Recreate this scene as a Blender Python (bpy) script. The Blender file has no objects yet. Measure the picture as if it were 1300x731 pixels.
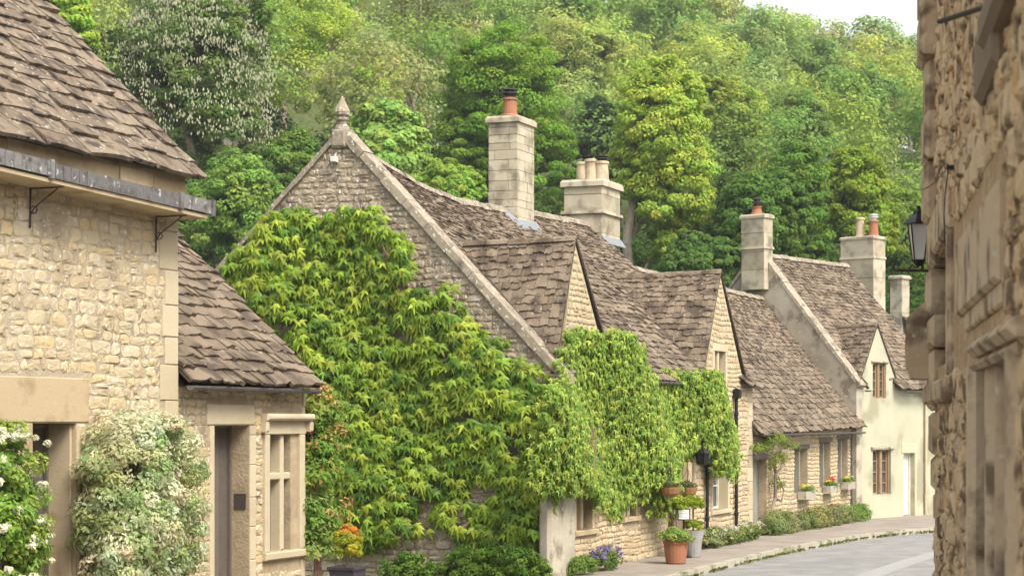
import bpy, math, random
import numpy as np
from mathutils import Vector
random.seed(7)
RNG = np.random.default_rng(11)
C = bpy.context.scene.collection
scn = bpy.context.scene
R = math.radians

# ------------------------------------------------------------------ camera, light, exposure
F = 2600.0; HY = 535.0; CZ = 2.74          # focal length in photo pixels, horizon row, lens height
TH = math.atan2(1038, F); CS, SN = math.cos(TH), math.sin(TH)
cam = bpy.data.cameras.new('camera'); camo = bpy.data.objects.new('camera', cam); C.objects.link(camo)
camo.location = (0, 0, CZ); camo.rotation_euler = (R(90), 0, TH - R(90))
cam.lens = 72; cam.sensor_width = 36; cam.shift_y = (HY - 365.5) / 1300
cam.clip_start = 0.1; cam.clip_end = 3000
cam.dof.use_dof = True; cam.dof.focus_distance = 36; cam.dof.aperture_fstop = 5.6
scn.camera = camo
w = bpy.data.worlds.new('World'); scn.world = w; w.use_nodes = True
nt = w.node_tree; nt.nodes.clear()
sky = nt.nodes.new('ShaderNodeTexSky'); sky.sky_type = 'NISHITA'; sky.sun_disc = False
SUN_EL, SUN_AZ = R(50), TH - R(140)
sky.sun_elevation = SUN_EL; sky.sun_rotation = R(90) - SUN_AZ
sky.air_density = 1.6; sky.dust_density = 4.0; sky.ozone_density = 1.0
hs = nt.nodes.new('ShaderNodeHueSaturation'); hs.inputs['Saturation'].default_value = 0.22
bg = nt.nodes.new('ShaderNodeBackground'); bg.inputs[1].default_value = 0.135
wo = nt.nodes.new('ShaderNodeOutputWorld')
nt.links.new(sky.outputs[0], hs.inputs['Color']); nt.links.new(hs.outputs[0], bg.inputs[0]); nt.links.new(bg.outputs[0], wo.inputs[0])
sl = bpy.data.lights.new('sun', 'SUN'); sl.energy = 1.8; sl.angle = R(22); sl.color = (1.0, 0.91, 0.76)
so = bpy.data.objects.new('sun', sl); C.objects.link(so)
sd = Vector((math.cos(SUN_EL) * math.cos(SUN_AZ), math.cos(SUN_EL) * math.sin(SUN_AZ), math.sin(SUN_EL)))
so.rotation_euler = sd.to_track_quat('Z', 'Y').to_euler(); so.location = (0, 0, 60)
scn.view_settings.view_transform = 'Standard'; scn.view_settings.look = 'None'
scn.view_settings.gamma = 1; scn.view_settings.use_curve_mapping = False
scn.view_settings.exposure = 1.22

# ------------------------------------------------------------------ frames and projection
def world_rd(r, d): return (r * SN + d * CS, -r * CS + d * SN)
def to_px(x, y, z):
    r = x * SN - y * CS; d = x * CS + y * SN
    return 650 + F * r / d, HY - F * (z - CZ) / d
def ground_at(px, py, z):
    d = F * (CZ - z) / (py - HY); r = (px - 650) / F * d
    return world_rd(r, d)
class Fr:
    def __init__(s, x, y, a): s.o = (x, y); s.a = a; s.d = (math.cos(a), math.sin(a)); s.n = (math.sin(a), -math.cos(a))
    def P(s, S, out, z): return (s.o[0] + S * s.d[0] + out * s.n[0], s.o[1] + S * s.d[1] + out * s.n[1], z)
    def hit(s, px, py, out=0.0):
        t = (px - 650) / F; wx, wy = CS + t * SN, SN - t * CS
        ox, oy = s.o[0] + out * s.n[0], s.o[1] + out * s.n[1]
        det = wx * (-s.d[1]) + wy * s.d[0]
        d = (ox * (-s.d[1]) + oy * s.d[0]) / det
        S = (d * wx - ox) * s.d[0] + (d * wy - oy) * s.d[1]
        return S, CZ + (HY - py) / F * d
    def rect(s, x0, x1, y0, y1, out=0.0):
        S0, _ = s.hit(x0, 0, out); S1, _ = s.hit(x1, 0, out)
        m = (x0 + x1) / 2
        return (S0, S1, s.hit(m, y1, out)[1], s.hit(m, y0, out)[1])

# ------------------------------------------------------------------ objects
def tag(o, label=None, cat=None, group=None, kind=None):
    if label: o['label'] = label
    if cat: o['category'] = cat
    if group: o['group'] = group
    if kind: o['kind'] = kind
    return o
def thing(name, label, cat, loc, group=None):
    o = bpy.data.objects.new(name, None); C.objects.link(o); o.location = loc
    o.empty_display_size = 0.3
    return tag(o, label, cat, group)
def wloc(o):
    v = Vector((0, 0, 0))
    while o is not None: v += Vector(o.location); o = o.parent
    return v
def link_mesh(name, me, m, parent=None, origin=None):
    ob = bpy.data.objects.new(name, me); C.objects.link(ob)
    if isinstance(m, (list, tuple)):
        for q in m: me.materials.append(q)
    else: me.materials.append(m)
    if parent is not None:
        L = wloc(parent); ob.parent = parent
    else: L = Vector(origin) if origin is not None else Vector((0, 0, 0)); ob.location = L
    n = len(me.vertices); co = np.empty(n * 3, np.float32); me.vertices.foreach_get('co', co)
    co = co.reshape(-1, 3) - np.array(L, np.float32); me.vertices.foreach_set('co', co.ravel()); me.update()
    return ob
class MB:
    def __init__(s): s.v = []; s.f = []; s.mi = []
    def add(s, vs, fs, mi=0):
        b = len(s.v); s.v.extend([tuple(p) for p in vs]); s.f.extend([tuple(i + b for i in f) for f in fs]); s.mi.extend([mi] * len(fs))
    def box8(s, p, mi=0):
        s.add(p, [(0, 3, 2, 1), (4, 5, 6, 7), (0, 1, 5, 4), (1, 2, 6, 5), (2, 3, 7, 6), (3, 0, 4, 7)], mi)
    def fbox(s, fr, s0, s1, o0, o1, z0, z1, mi=0, bev=0.0):
        if bev <= 0:
            s.box8([fr.P(s0, o1, z0), fr.P(s1, o1, z0), fr.P(s1, o0, z0), fr.P(s0, o0, z0), fr.P(s0, o1, z1), fr.P(s1, o1, z1), fr.P(s1, o0, z1), fr.P(s0, o0, z1)], mi); return
        b = bev   # chamfered front face
        a = [fr.P(s0, o1 - b, z0), fr.P(s1, o1 - b, z0), fr.P(s1, o1 - b, z1), fr.P(s0, o1 - b, z1)]
        f = [fr.P(s0 + b, o1, z0 + b), fr.P(s1 - b, o1, z0 + b), fr.P(s1 - b, o1, z1 - b), fr.P(s0 + b, o1, z1 - b)]
        k = [fr.P(s0, o0, z0), fr.P(s1, o0, z0), fr.P(s1, o0, z1), fr.P(s0, o0, z1)]
        s.add(k + a + f, [(0, 1, 5, 4), (1, 2, 6, 5), (2, 3, 7, 6), (3, 0, 4, 7), (4, 5, 9, 8), (5, 6, 10, 9), (6, 7, 11, 10), (7, 4, 8, 11), (8, 9, 10, 11), (0, 3, 2, 1)], mi)
    def prism(s, pts, dvec, mi=0):
        n = len(pts); q = [tuple(Vector(p) + Vector(dvec)) for p in pts]
        s.add(list(pts) + q, [tuple(range(n))[::-1], tuple(range(n, 2 * n))] + [(i, (i + 1) % n, n + (i + 1) % n, n + i) for i in range(n)], mi)
    def tube(s, pts, rad, seg=7, mi=0):
        pts = [Vector(p) for p in pts]; n = len(pts)
        if not isinstance(rad, (list, tuple)): rad = [rad] * n
        vs = []
        for i, p in enumerate(pts):
            t = (pts[min(i + 1, n - 1)] - pts[max(i - 1, 0)]).normalized()
            a = t.cross(Vector((0, 0, 1))) if abs(t.z) < 0.9 else t.cross(Vector((1, 0, 0)))
            a.normalize(); b = t.cross(a)
            for k in range(seg):
                an = 2 * math.pi * k / seg; vs.append(p + (a * math.cos(an) + b * math.sin(an)) * rad[i])
        fs = [(i * seg + k, i * seg + (k + 1) % seg, (i + 1) * seg + (k + 1) % seg, (i + 1) * seg + k) for i in range(n - 1) for k in range(seg)]
        fs += [tuple(range(seg))[::-1], tuple(range((n - 1) * seg, n * seg))]
        s.add(vs, fs, mi)
    def lathe(s, c, prof, seg=16, mi=0):
        s.tube([(c[0], c[1], c[2] + z + (i * 1e-5)) for i, (r, z) in enumerate(prof)], [r for r, z in prof], seg, mi)
    def build(s, name, m, parent=None, origin=None, smooth=False):
        me = bpy.data.meshes.new(name); me.from_pydata(s.v, [], s.f)
        me.polygons.foreach_set('material_index', s.mi)
        if smooth: me.polygons.foreach_set('use_smooth', [True] * len(s.f))
        return link_mesh(name, me, m, parent, origin)

# ------------------------------------------------------------------ materials
def ramp(n, cols):
    r = n.new('ShaderNodeValToRGB'); e = r.color_ramp.elements
    while len(e) < len(cols): e.new(0.5)
    for i, c in enumerate(cols): e[i].position = i / max(1, len(cols) - 1); e[i].color = (*c, 1)
    return r
def mat(name, cols, rough=0.9, scale=6.0, stain=None, stain_scale=1.5, stain_lo=0.52, stain_hi=0.7, spots=None, bump=0.3, bscale=40.0, island=True, metallic=0.0, spec=0.25, nmix=0.5, bdist=0.02, spot_lo=0.66):
    m = bpy.data.materials.new(name); m.use_nodes = True; t = m.node_tree; n = t.nodes; L = t.links
    b = n['Principled BSDF']; b.inputs['Roughness'].default_value = rough; b.inputs['Metallic'].default_value = metallic
    b.inputs['Specular IOR Level'].default_value = spec
    g = n.new('ShaderNodeNewGeometry')
    no = n.new('ShaderNodeTexNoise'); no.inputs['Scale'].default_value = scale; no.inputs['Detail'].default_value = 6; L.new(g.outputs['Position'], no.inputs['Vector'])
    rp = ramp(n, cols)
    if island:
        mx = n.new('ShaderNodeMix'); mx.inputs[0].default_value = nmix
        L.new(g.outputs['Random Per Island'], mx.inputs[2]); L.new(no.outputs[0], mx.inputs[3]); L.new(mx.outputs[0], rp.inputs[0])
    else:
        mr = n.new('ShaderNodeMapRange'); mr.inputs[1].default_value = 0.3; mr.inputs[2].default_value = 0.7; L.new(no.outputs[0], mr.inputs[0]); L.new(mr.outputs[0], rp.inputs[0])
    col = rp.outputs[0]
    def over(col, c2, sc, lo, hi, det=4):
        n2 = n.new('ShaderNodeTexNoise'); n2.inputs['Scale'].default_value = sc; n2.inputs['Detail'].default_value = det; L.new(g.outputs['Position'], n2.inputs['Vector'])
        mr = n.new('ShaderNodeMapRange'); mr.inputs[1].default_value = lo; mr.inputs[2].default_value = hi; L.new(n2.outputs[0], mr.inputs[0])
        mm = n.new('ShaderNodeMix'); mm.data_type = 'RGBA'; L.new(mr.outputs[0], mm.inputs[0]); L.new(col, mm.inputs[6]); mm.inputs[7].default_value = (*c2, 1)
        return mm.outputs[2]
    if stain: col = over(col, stain, stain_scale, stain_lo, stain_hi)
    if spots: col = over(col, spots, 14.0, spot_lo, spot_lo + 0.05, 3)
    L.new(col, b.inputs['Base Color'])
    if bump:
        nb = n.new('ShaderNodeTexNoise'); nb.inputs['Scale'].default_value = bscale; nb.inputs['Detail'].default_value = 5; L.new(g.outputs['Position'], nb.inputs['Vector'])
        bp = n.new('ShaderNodeBump'); bp.inputs['Strength'].default_value = bump; bp.inputs['Distance'].default_value = bdist; L.new(nb.outputs[0], bp.inputs['Height']); L.new(bp.outputs[0], b.inputs['Normal'])
    return m
def leafmat(name, spec=0.25, var=0.5, trans=0.35, rough=0.5):
    m = bpy.data.materials.new(name); m.use_nodes = True; t = m.node_tree; n = t.nodes; L = t.links
    b = n['Principled BSDF']; b.inputs['Roughness'].default_value = rough; b.inputs['Specular IOR Level'].default_value = spec
    at = n.new('ShaderNodeAttribute'); at.attribute_name = 'tint'
    g = n.new('ShaderNodeNewGeometry')
    mr = n.new('ShaderNodeMapRange'); mr.inputs[3].default_value = 1 - var; mr.inputs[4].default_value = 1 + var; L.new(g.outputs['Random Per Island'], mr.inputs[0])
    vm = n.new('ShaderNodeVectorMath'); vm.operation = 'SCALE'; L.new(at.outputs['Color'], vm.inputs[0]); L.new(mr.outputs[0], vm.inputs['Scale'])
    L.new(vm.outputs[0], b.inputs['Base Color'])
    tr = n.new('ShaderNodeBsdfTranslucent'); L.new(vm.outputs[0], tr.inputs[0])
    ms = n.new('ShaderNodeMixShader'); ms.inputs[0].default_value = trans
    L.new(b.outputs[0], ms.inputs[1]); L.new(tr.outputs[0], ms.inputs[2]); L.new(ms.outputs[0], n['Material Output'].inputs[0])
    return m
def flat(name, col, rough=0.6, spec=0.3, metallic=0.0, bump=0.1, bscale=60, var=0.12):
    c2 = tuple(min(1, x * (1 + var)) for x in col); c1 = tuple(x * (1 - var) for x in col)
    return mat(name, [c1, col, c2], rough=rough, spec=spec, metallic=metallic, bump=bump, bscale=bscale, island=False, scale=9)

M = {}
M['leaf'] = leafmat('leaf', 0.06, 0.20, 0.46, 0.75)
M['ivyleaf'] = leafmat('glossy leaf', 0.3, 0.3, 0.34, 0.5)
M['petal'] = leafmat('petal', 0.1, 0.15, 0.3, 0.7)
M['stoneA'] = mat('rubble cream', [(.33, .25, .15), (.44, .36, .235), (.48, .41, .29), (.50, .385, .215), (.39, .33, .235)], scale=3, stain=(.24, .19, .135), stain_scale=1.3, spots=(.55, .50, .42), spot_lo=.62, bump=.6, bscale=22, nmix=.25)
M['mortarA'] = mat('lime mortar', [(.33, .27, .19), (.43, .37, .28)], island=False, scale=5, stain=(.25, .20, .145), bump=.7, bscale=30)
M['stoneB'] = mat('rubble honey', [(.34, .25, .15), (.44, .34, .21), (.48, .39, .26), (.38, .29, .19)], scale=3, stain=(.36, .31, .22), bump=.6, bscale=22, nmix=.25)
M['mortarB'] = mat('honey mortar', [(.29, .23, .15), (.41, .33, .22)], island=False, scale=5, bump=.6, bscale=30)
M['stoneG'] = mat('weathered gable stone', [(.25, .19, .13), (.34, .275, .195), (.41, .34, .25), (.29, .23, .16)], scale=4, stain=(.16, .13, .10), stain_scale=2.2, spots=(.55, .53, .47), spot_lo=.6, bump=.8, bscale=18, nmix=.4, bdist=.03)
M['mortarG'] = mat('weathered gable mortar', [(.20, .155, .11), (.30, .24, .17), (.40, .34, .25)], island=False, scale=4, spots=(.50, .48, .42), spot_lo=.6, bump=.9, bscale=16, bdist=.04)
M['ashlar'] = mat('ashlar', [(.39, .32, .21), (.46, .39, .27), (.50, .43, .31)], scale=4, stain=(.42, .34, .23), stain_scale=2.0, bump=.25, bscale=35, nmix=.4)
M['ashlar_warm'] = mat('warm ashlar', [(.34, .25, .15), (.42, .33, .21), (.46, .38, .26)], scale=4, stain=(.30, .21, .12), stain_scale=3.0, bump=.25, bscale=35, nmix=.4)
M['coping'] = mat('lichened coping', [(.19, .155, .115), (.27, .225, .17), (.34, .29, .22)], scale=7, stain=(.12, .10, .075), stain_scale=4, spots=(.50, .47, .39), spot_lo=.6, bump=.7, bscale=25, nmix=.6)
M['chim'] = mat('chimney stone', [(.29, .25, .18), (.39, .34, .25), (.46, .41, .31), (.34, .29, .22)], scale=5, stain=(.19, .165, .12), stain_scale=2.8, stain_lo=.48, spots=(.50, .40, .18), spot_lo=.67, bump=.4, bscale=25, nmix=.35)
M['cement'] = mat('grey cement render', [(.30, .26, .20), (.38, .34, .265), (.43, .39, .31)], island=False, scale=1.4, stain=(.22, .19, .14), stain_scale=2.2, stain_hi=.62, spots=(.46, .42, .34), spot_lo=.62, bump=.3, bscale=18)
M['cream'] = mat('cream roughcast', [(.355, .345, .25), (.40, .39, .285), (.43, .42, .315)], island=False, scale=1.0, stain=(.29, .27, .185), stain_scale=.9, stain_hi=.62, bump=.5, bscale=45)
M['tileA'] = mat('stone tile', [(.086, .065, .046), (.155, .118, .084), (.215, .168, .122), (.126, .096, .069)], scale=9, stain=(.065, .05, .04), stain_scale=5, stain_lo=.48, stain_hi=.62, spots=(.34, .31, .25), spot_lo=.63, bump=1.0, bscale=16, nmix=.5, bdist=.035)
M['tileB'] = mat('brown stone tile', [(.097, .073, .051), (.160, .122, .086), (.215, .167, .121), (.13, .099, .071)], scale=8, stain=(.075, .056, .041), stain_scale=3, stain_lo=.48, stain_hi=.64, spots=(.34, .30, .24), spot_lo=.67, bump=.7, bscale=18, nmix=.3, bdist=.02)
M['under'] = flat('roof underlay', (.07, .055, .042), .95)
M['wood_dark'] = mat('weathered oak', [(.07, .055, .045), (.12, .10, .085), (.16, .14, .12)], scale=7, bump=.5, bscale=30)
M['wood_grey'] = mat('grey painted boards', [(.20, .185, .16), (.25, .235, .20), (.29, .27, .235)], scale=5, bump=.2)
M['wood_brown'] = mat('brown window timber', [(.20, .13, .075), (.27, .185, .11), (.33, .24, .15)], scale=6, bump=.3)
M['oxblood'] = flat('oxblood paint', (.07, .025, .02), .5)
M['white'] = flat('off white paint', (.60, .575, .50), .5)
M['black'] = flat('black paint', (.012, .012, .013), .4)
M['iron'] = mat('rusty iron', [(.03, .022, .018), (.06, .04, .03)], scale=20, rough=.8, bump=.3)
M['lead'] = mat('lead sheet', [(.085, .08, .08), (.15, .142, .14), (.23, .22, .215)], scale=9, rough=.6, stain=(.07, .06, .055), stain_scale=9, stain_lo=.45, spots=(.36, .36, .36), spot_lo=.63, bump=.5, bscale=20)
M['flash'] = flat('lead flashing', (.20, .21, .23), .6, spec=.3)
M['gutterpvc'] = flat('grey gutter', (.12, .11, .105), .6)
M['terra'] = mat('terracotta', [(.25, .095, .05), (.31, .13, .075), (.35, .165, .10)], scale=9, stain=(.22, .13, .09), stain_scale=5, bump=.2)
M['terra_pale'] = mat('buff chimney pot', [(.42, .33, .22), (.52, .43, .30)], scale=9, stain=(.28, .22, .16), stain_scale=4, bump=.2)
M['soot'] = flat('sooty metal', (.035, .03, .03), .8)
M['alu'] = flat('pale cowl', (.55, .56, .56), .4)
M['potgrey'] = flat('grey planter', (.27, .26, .25), .8)
M['plastic'] = flat('dark plastic planter', (.045, .04, .055), .5)
M['basket'] = mat('woven basket', [(.20, .10, .045), (.34, .18, .08)], scale=30, bump=.8, bscale=60)
M['bark'] = mat('bark', [(.10, .075, .055), (.17, .135, .10), (.22, .18, .14)], island=False, scale=5, bump=.8, bscale=20)
M['bark_pale'] = mat('pale bark', [(.22, .18, .14), (.34, .29, .23)], island=False, scale=5, bump=.8, bscale=20)
M['stem'] = mat('vine stem', [(.18, .10, .07), (.30, .19, .14)], island=False, scale=9, bump=.8, bscale=30)
M['paper'] = flat('white card', (.8, .8, .8), .6)
M['ink'] = flat('grey ink', (.25, .25, .27), .7)
M['slate'] = flat('dark plaque', (.06, .05, .045), .35, spec=.5)
M['stoneR'] = mat('ochre rubble', [(.36, .225, .105), (.50, .345, .185), (.58, .43, .26), (.44, .32, .20), (.54, .34, .15)], scale=5, stain=(.15, .10, .06), stain_scale=6, stain_lo=.5, stain_hi=.62, bump=.9, bscale=18, nmix=.45, bdist=.03)
M['mortarR'] = mat('ochre mortar', [(.30, .195, .105), (.48, .345, .205)], island=False, scale=7, bump=.9, bscale=22, bdist=.03)
M['ashR'] = mat('weathered dressed stone', [(.36, .255, .155), (.47, .355, .23), (.53, .42, .28)], scale=5, stain=(.16, .115, .075), stain_scale=4.5, stain_lo=.48, stain_hi=.64, spots=(.46, .43, .36), spot_lo=.66, bump=.5, bscale=25)
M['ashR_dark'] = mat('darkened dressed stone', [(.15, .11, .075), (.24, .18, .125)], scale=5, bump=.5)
M['grassg'] = mat('hill ground', [(.05, .07, .02), (.09, .11, .035)], island=False, scale=2, bump=.4)
M['asphalt'] = mat('worn asphalt', [(.17, .165, .158), (.215, .21, .20), (.26, .25, .24)], island=False, scale=1.6, stain=(.185, .18, .172), stain_scale=.5, bump=.35, bscale=70, bdist=.01)
M['pave'] = mat('pavement tarmac', [(.205, .175, .145), (.25, .215, .18), (.29, .25, .21)], island=False, scale=1.3, stain=(.21, .18, .15), stain_scale=.9, bump=.35, bscale=60, bdist=.01)
M['kerb'] = mat('kerb stone', [(.30, .27, .21), (.40, .36, .30)], scale=5, stain=(.14, .15, .07), stain_scale=3, bump=.4)
M['line'] = mat('worn road paint', [(.25, .245, .235), (.29, .285, .275)], island=False, scale=3, bump=.2)
def glassmat(name, col, lead=True):
    m = bpy.data.materials.new(name); m.use_nodes = True; n = m.node_tree.nodes; L = m.node_tree.links
    b = n['Principled BSDF']; b.inputs['Roughness'].default_value = .12; b.inputs['Specular IOR Level'].default_value = .6
    g = n.new('ShaderNodeNewGeometry'); no = n.new('ShaderNodeTexNoise'); no.inputs['Scale'].default_value = 2.2; L.new(g.outputs['Position'], no.inputs['Vector'])
    rp = ramp(n, [tuple(c * .6 for c in col), col, tuple(c * 1.5 for c in col)]); L.new(no.outputs[0], rp.inputs[0]); L.new(rp.outputs[0], b.inputs['Base Color'])
    bp = n.new('ShaderNodeBump'); bp.inputs['Strength'].default_value = .15; bp.inputs['Distance'].default_value = .02; L.new(no.outputs[0], bp.inputs['Height']); L.new(bp.outputs[0], b.inputs['Normal'])
    return m
M['glass'] = glassmat('window glass', (.05, .055, .06))
M['glass_pale'] = glassmat('net curtained glass', (.09, .09, .088))
M['lampglass'] = glassmat('lamp glass', (.45, .45, .43))

# ------------------------------------------------------------------ foliage
T_DIA = (np.array([(0, -.5, 0), (.36, 0, .10), (0, .5, 0), (-.36, 0, .10)]), np.array([(0, 1, 2, 3)]))
_o = [(0, .02), (.20, .12), (.64, -.50), (.20, -.34), (.0, -1.15), (-.20, -.34), (-.64, -.50), (-.20, .12)]
T_IVY = (np.array([(x, y, -.30 * y * y - .25 * abs(x)) for x, y in _o] + [(0, -.25, .07)]), np.array([(8, (i + 1) % 8, i) for i in range(8)]))
_o2 = [(0, .1), (.42, .12), (.55, -.2), (.28, -.55), (0, -.9), (-.28, -.55), (-.55, -.2), (-.42, .12)]
T_IVY2 = (np.array([(x, y, -.25 * y * y) for x, y in _o2] + [(0, -.3, .12)]), np.array([(8, (i + 1) % 8, i) for i in range(8)]))
T_OVAL = (np.array([(0, -.55, 0), (.2, -.2, .05), (.2, .2, .05), (0, .55, 0), (-.2, .2, .05), (-.2, -.2, .05)]), np.array([(0, 1, 2, 3), (0, 3, 4, 5)]))
def norm(a): return a / np.maximum(np.linalg.norm(a, axis=1, keepdims=True), 1e-9)
def leafmesh(name, pos, nrm, tan, size, tpl, tint):
    tv, tf = tpl; N = len(pos); k = len(tv)
    nrm = norm(nrm); tan = norm(tan - nrm * np.sum(tan * nrm, axis=1, keepdims=True)); bx = np.cross(tan, nrm)
    V = pos[:, None, :] + size[:, None, None] * (tv[None, :, 0:1] * bx[:, None, :] + tv[None, :, 1:2] * tan[:, None, :] + tv[None, :, 2:3] * nrm[:, None, :])
    V = V.reshape(-1, 3).astype(np.float32)
    nf, fk = tf.shape
    LI = (np.arange(N)[:, None, None] * k + tf[None]).reshape(-1).astype(np.int32)
    me = bpy.data.meshes.new(name); me.vertices.add(len(V)); me.vertices.foreach_set('co', V.ravel())
    me.loops.add(len(LI)); me.loops.foreach_set('vertex_index', LI)
    me.polygons.add(N * nf); me.polygons.foreach_set('loop_start', np.arange(N * nf, dtype=np.int32) * fk)
    me.update(calc_edges=True)
    a = me.attributes.new('tint', 'FLOAT_COLOR', 'POINT')
    cc = np.ones((N, k, 4), np.float32); cc[:, :, :3] = tint[:, None, :]; a.data.foreach_set('color', cc.ravel())
    me.validate()
    return me
def rdir(n, g=RNG): return norm(g.normal(size=(n, 3)))
def crown_pts(c, rad, ncl, per, lsize, col, colvar=.18, clr=(.2, .34), flatn=.65, upb=.45, seed=0, inner=.45, boxy=0, hue=True):
    g = np.random.default_rng(seed + 5)
    d = rdir(ncl, g); d[:, 2] = np.where(d[:, 2] < -.35, -d[:, 2], d[:, 2])
    rr = g.uniform(min(inner, .9), .94 if boxy else .86, (ncl, 1)); rad = np.array(rad)
    if boxy: d = d / np.abs(d).max(axis=1, keepdims=True) ** boxy; d[:, 2] = np.where(g.uniform(0, 1, ncl) < .5, d[:, 2], -d[:, 2])
    cc = d * rr * rad
    cr = g.uniform(clr[0], clr[1], ncl) * (rad.mean())
    idx = np.repeat(np.arange(ncl), per)
    dd = rdir(len(idx), g); ra = g.uniform(.55, 1.05, (len(idx), 1)) ** .7
    lo = dd * ra * cr[idx][:, None] * np.array([1, 1, flatn])
    pos = np.array(c) + cc[idx] + lo
    nr = norm(dd * .9 + d[idx] * .5 + np.array([0, 0, upb]) + g.normal(size=dd.shape) * .42)
    tn = rdir(len(idx), g) + np.array([0, 0, -.6])
    sz = g.uniform(.7, 1.35, len(idx)) * lsize
    tc = np.array(col) * (1 + g.uniform(-colvar, colvar, (ncl, 1)))
    if hue: tc[:, 0] *= 1 + g.uniform(-.12, .2, ncl)
    return pos, nr, tn, sz, np.clip(tc[idx], 0.005, .9)

# ------------------------------------------------------------------ terrain
def sm(a, b, x): t = min(1, max(0, (x - a) / (b - a))); return t * t * (3 - 2 * t)
def gz(x, y=0):     # road level
    return 1.14 + (0.66 - 1.14) * sm(0, 20, x) + (0.0 - 0.66) * sm(20, 33, x) - .1 * sm(45, 58, x)
def hill(r, d):
    k = max(0, d - 66)
    crest = 262 + r * .2
    top = 38.6 + max(0, 54 - r) * .27 + max(0, 26 - r) * .35
    h = top * (min(k / (crest - 66), 1.0) ** 1.08)
    h += 2.0 * math.sin(r * .05 + d * .03) * min(1, k / 40)
    if d > crest: h -= (d - crest) * .10
    return h
def terrain(x, y):
    r = x * SN - y * CS; d = x * CS + y * SN
    return gz(x) - .03 + hill(r, d) if d > 0 else gz(x) - .03
mb = MB(); rs = list(range(-240, 241, 10)); ds = [-60, -20, 0, 5, 10, 15, 20, 25, 30, 35, 40, 45, 50, 55, 60] + list(range(66, 460, 8)) + [480]
for d in ds:
    for r in rs:
        x, y = world_rd(r, d); mb.v.append((x, y, terrain(x, y)))
nr = len(rs)
for i in range(len(ds) - 1):
    for j in range(nr - 1):
        a = i * nr + j; mb.f.append((a, a + 1, a + nr + 1, a + nr)); mb.mi.append(0)
tag(mb.build('ground', M['grassg'], smooth=True), kind='structure')

V0 = 12.2
FW = Fr(0, V0, 0.0)                      # plane of the street fronts; s = world x
XC = FW.hit(1087, 0)[0]
FD = Fr(XC, V0, R(-19.2))                # front of the cream cottage
SD1 = FD.hit(1176, 0)[0]
# kerb line
kp = [ground_at(x, y, gz(40)) for x, y in [(885, 731), (940, 717), (1000, 702.5), (1060, 690.5), (1110, 682), (1180, 673.5)]]
kerb = [(-20, 10.3), (10, 10.25), (20, 10.2), (28, 10.2)] + [(p[0], p[1]) for p in kp]
d0 = Vector((kerb[-1][0] - kerb[-2][0], kerb[-1][1] - kerb[-2][1])).normalized()
kerb += [(kerb[-1][0] + d0.x * 5, kerb[-1][1] + d0.y * 5 - .6), (kerb[-1][0] + d0.x * 16, kerb[-1][1] + d0.y * 16 - 5), (kerb[-1][0] + d0.x * 30, kerb[-1][1] + d0.y * 30 - 14)]
# resample
def resample(pts, step):
    out = []
    for i in range(len(pts) - 1):
        p0 = pts[max(i - 1, 0)]; p1 = pts[i]; p2 = pts[i + 1]; p3 = pts[min(i + 2, len(pts) - 1)]
        n = max(1, int(math.hypot(p2[0] - p1[0], p2[1] - p1[1]) / step))
        for k in range(n):
            t = k / n
            out.append(tuple(.5 * ((2 * p1[j]) + (-p0[j] + p2[j]) * t + (2 * p0[j] - 5 * p1[j] + 4 * p2[j] - p3[j]) * t * t + (-p0[j] + 3 * p1[j] - 3 * p2[j] + p3[j]) * t ** 3) for j in (0, 1)))
    out.append(pts[-1]); return out
kr = resample(kerb, .8)
def offs(pts, o):
    res = []
    for i, p in enumerate(pts):
        a = pts[max(i - 1, 0)]; b = pts[min(i + 1, len(pts) - 1)]; t = Vector((b[0] - a[0], b[1] - a[1])).normalized()
        res.append((p[0] - t.y * o, p[1] + t.x * o))
    return res
def strip(mb, A, B, dz, mi=0):
    vs = []; n = len(A)
    for a, b in zip(A, B): vs += [(a[0], a[1], gz(a[0]) + dz), (b[0], b[1], gz(b[0]) + dz)]
    mb.add(vs, [(2 * i, 2 * i + 2, 2 * i + 3, 2 * i + 1) for i in range(n - 1)], mi)
mb = MB()
for a, b in ((0, -2.2), (-2.2, -4.4), (-4.4, -6.8), (-6.8, -9.5)): strip(mb, offs(kr, b), offs(kr, a), 0.0)
tag(mb.build('road', M['asphalt']), kind='structure')
def wally(x):
    if x < XC: return V0 + .3
    return V0 + .3 + math.tan(R(-19.2)) * (x - XC)
mb = MB(); ki = offs(kr, .13); wl = [(p[0] + (0 if p[0] < 46 else (p[0] - 46) * .22), 0) for p in ki]; wl = [(x, max(wally(x), ki[i][1] + .2)) for i, (x, _) in enumerate(wl)]
strip(mb, ki, wl, .122)
tag(mb.build('pavement', M['pave']), kind='structure')
mb = MB()
for i in range(len(kr) - 1):
    a, b = kr[i], kr[i + 1]; a2, b2 = ki[i], ki[i + 1]
    g0, g1 = gz(a[0]), gz(b[0]); e = .01
    la = lambda p, q, t: (p[0] + (q[0] - p[0]) * t, p[1] + (q[1] - p[1]) * t)
    a_, b_ = la(a, b, .012), la(a, b, .988); a2_, b2_ = la(a2, b2, .012), la(a2, b2, .988)
    h = .126 + random.uniform(-.006, .008)
    mb.box8([(*a_, g0 - .05), (*b_, g1 - .05), (*b2_, g1 - .05), (*a2_, g0 - .05), (*a_, g0 + h), (*b_, g1 + h), (*b2_, g1 + h), (*a2_, g0 + h)])
tag(mb.build('kerb', M['kerb']), kind='structure')
mb = MB()
la = offs(kr, -3.05); lb = offs(kr, -2.6)
strip(mb, la, lb, .004)
tag(mb.build('road_marking', M['line']), kind='structure')

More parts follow.
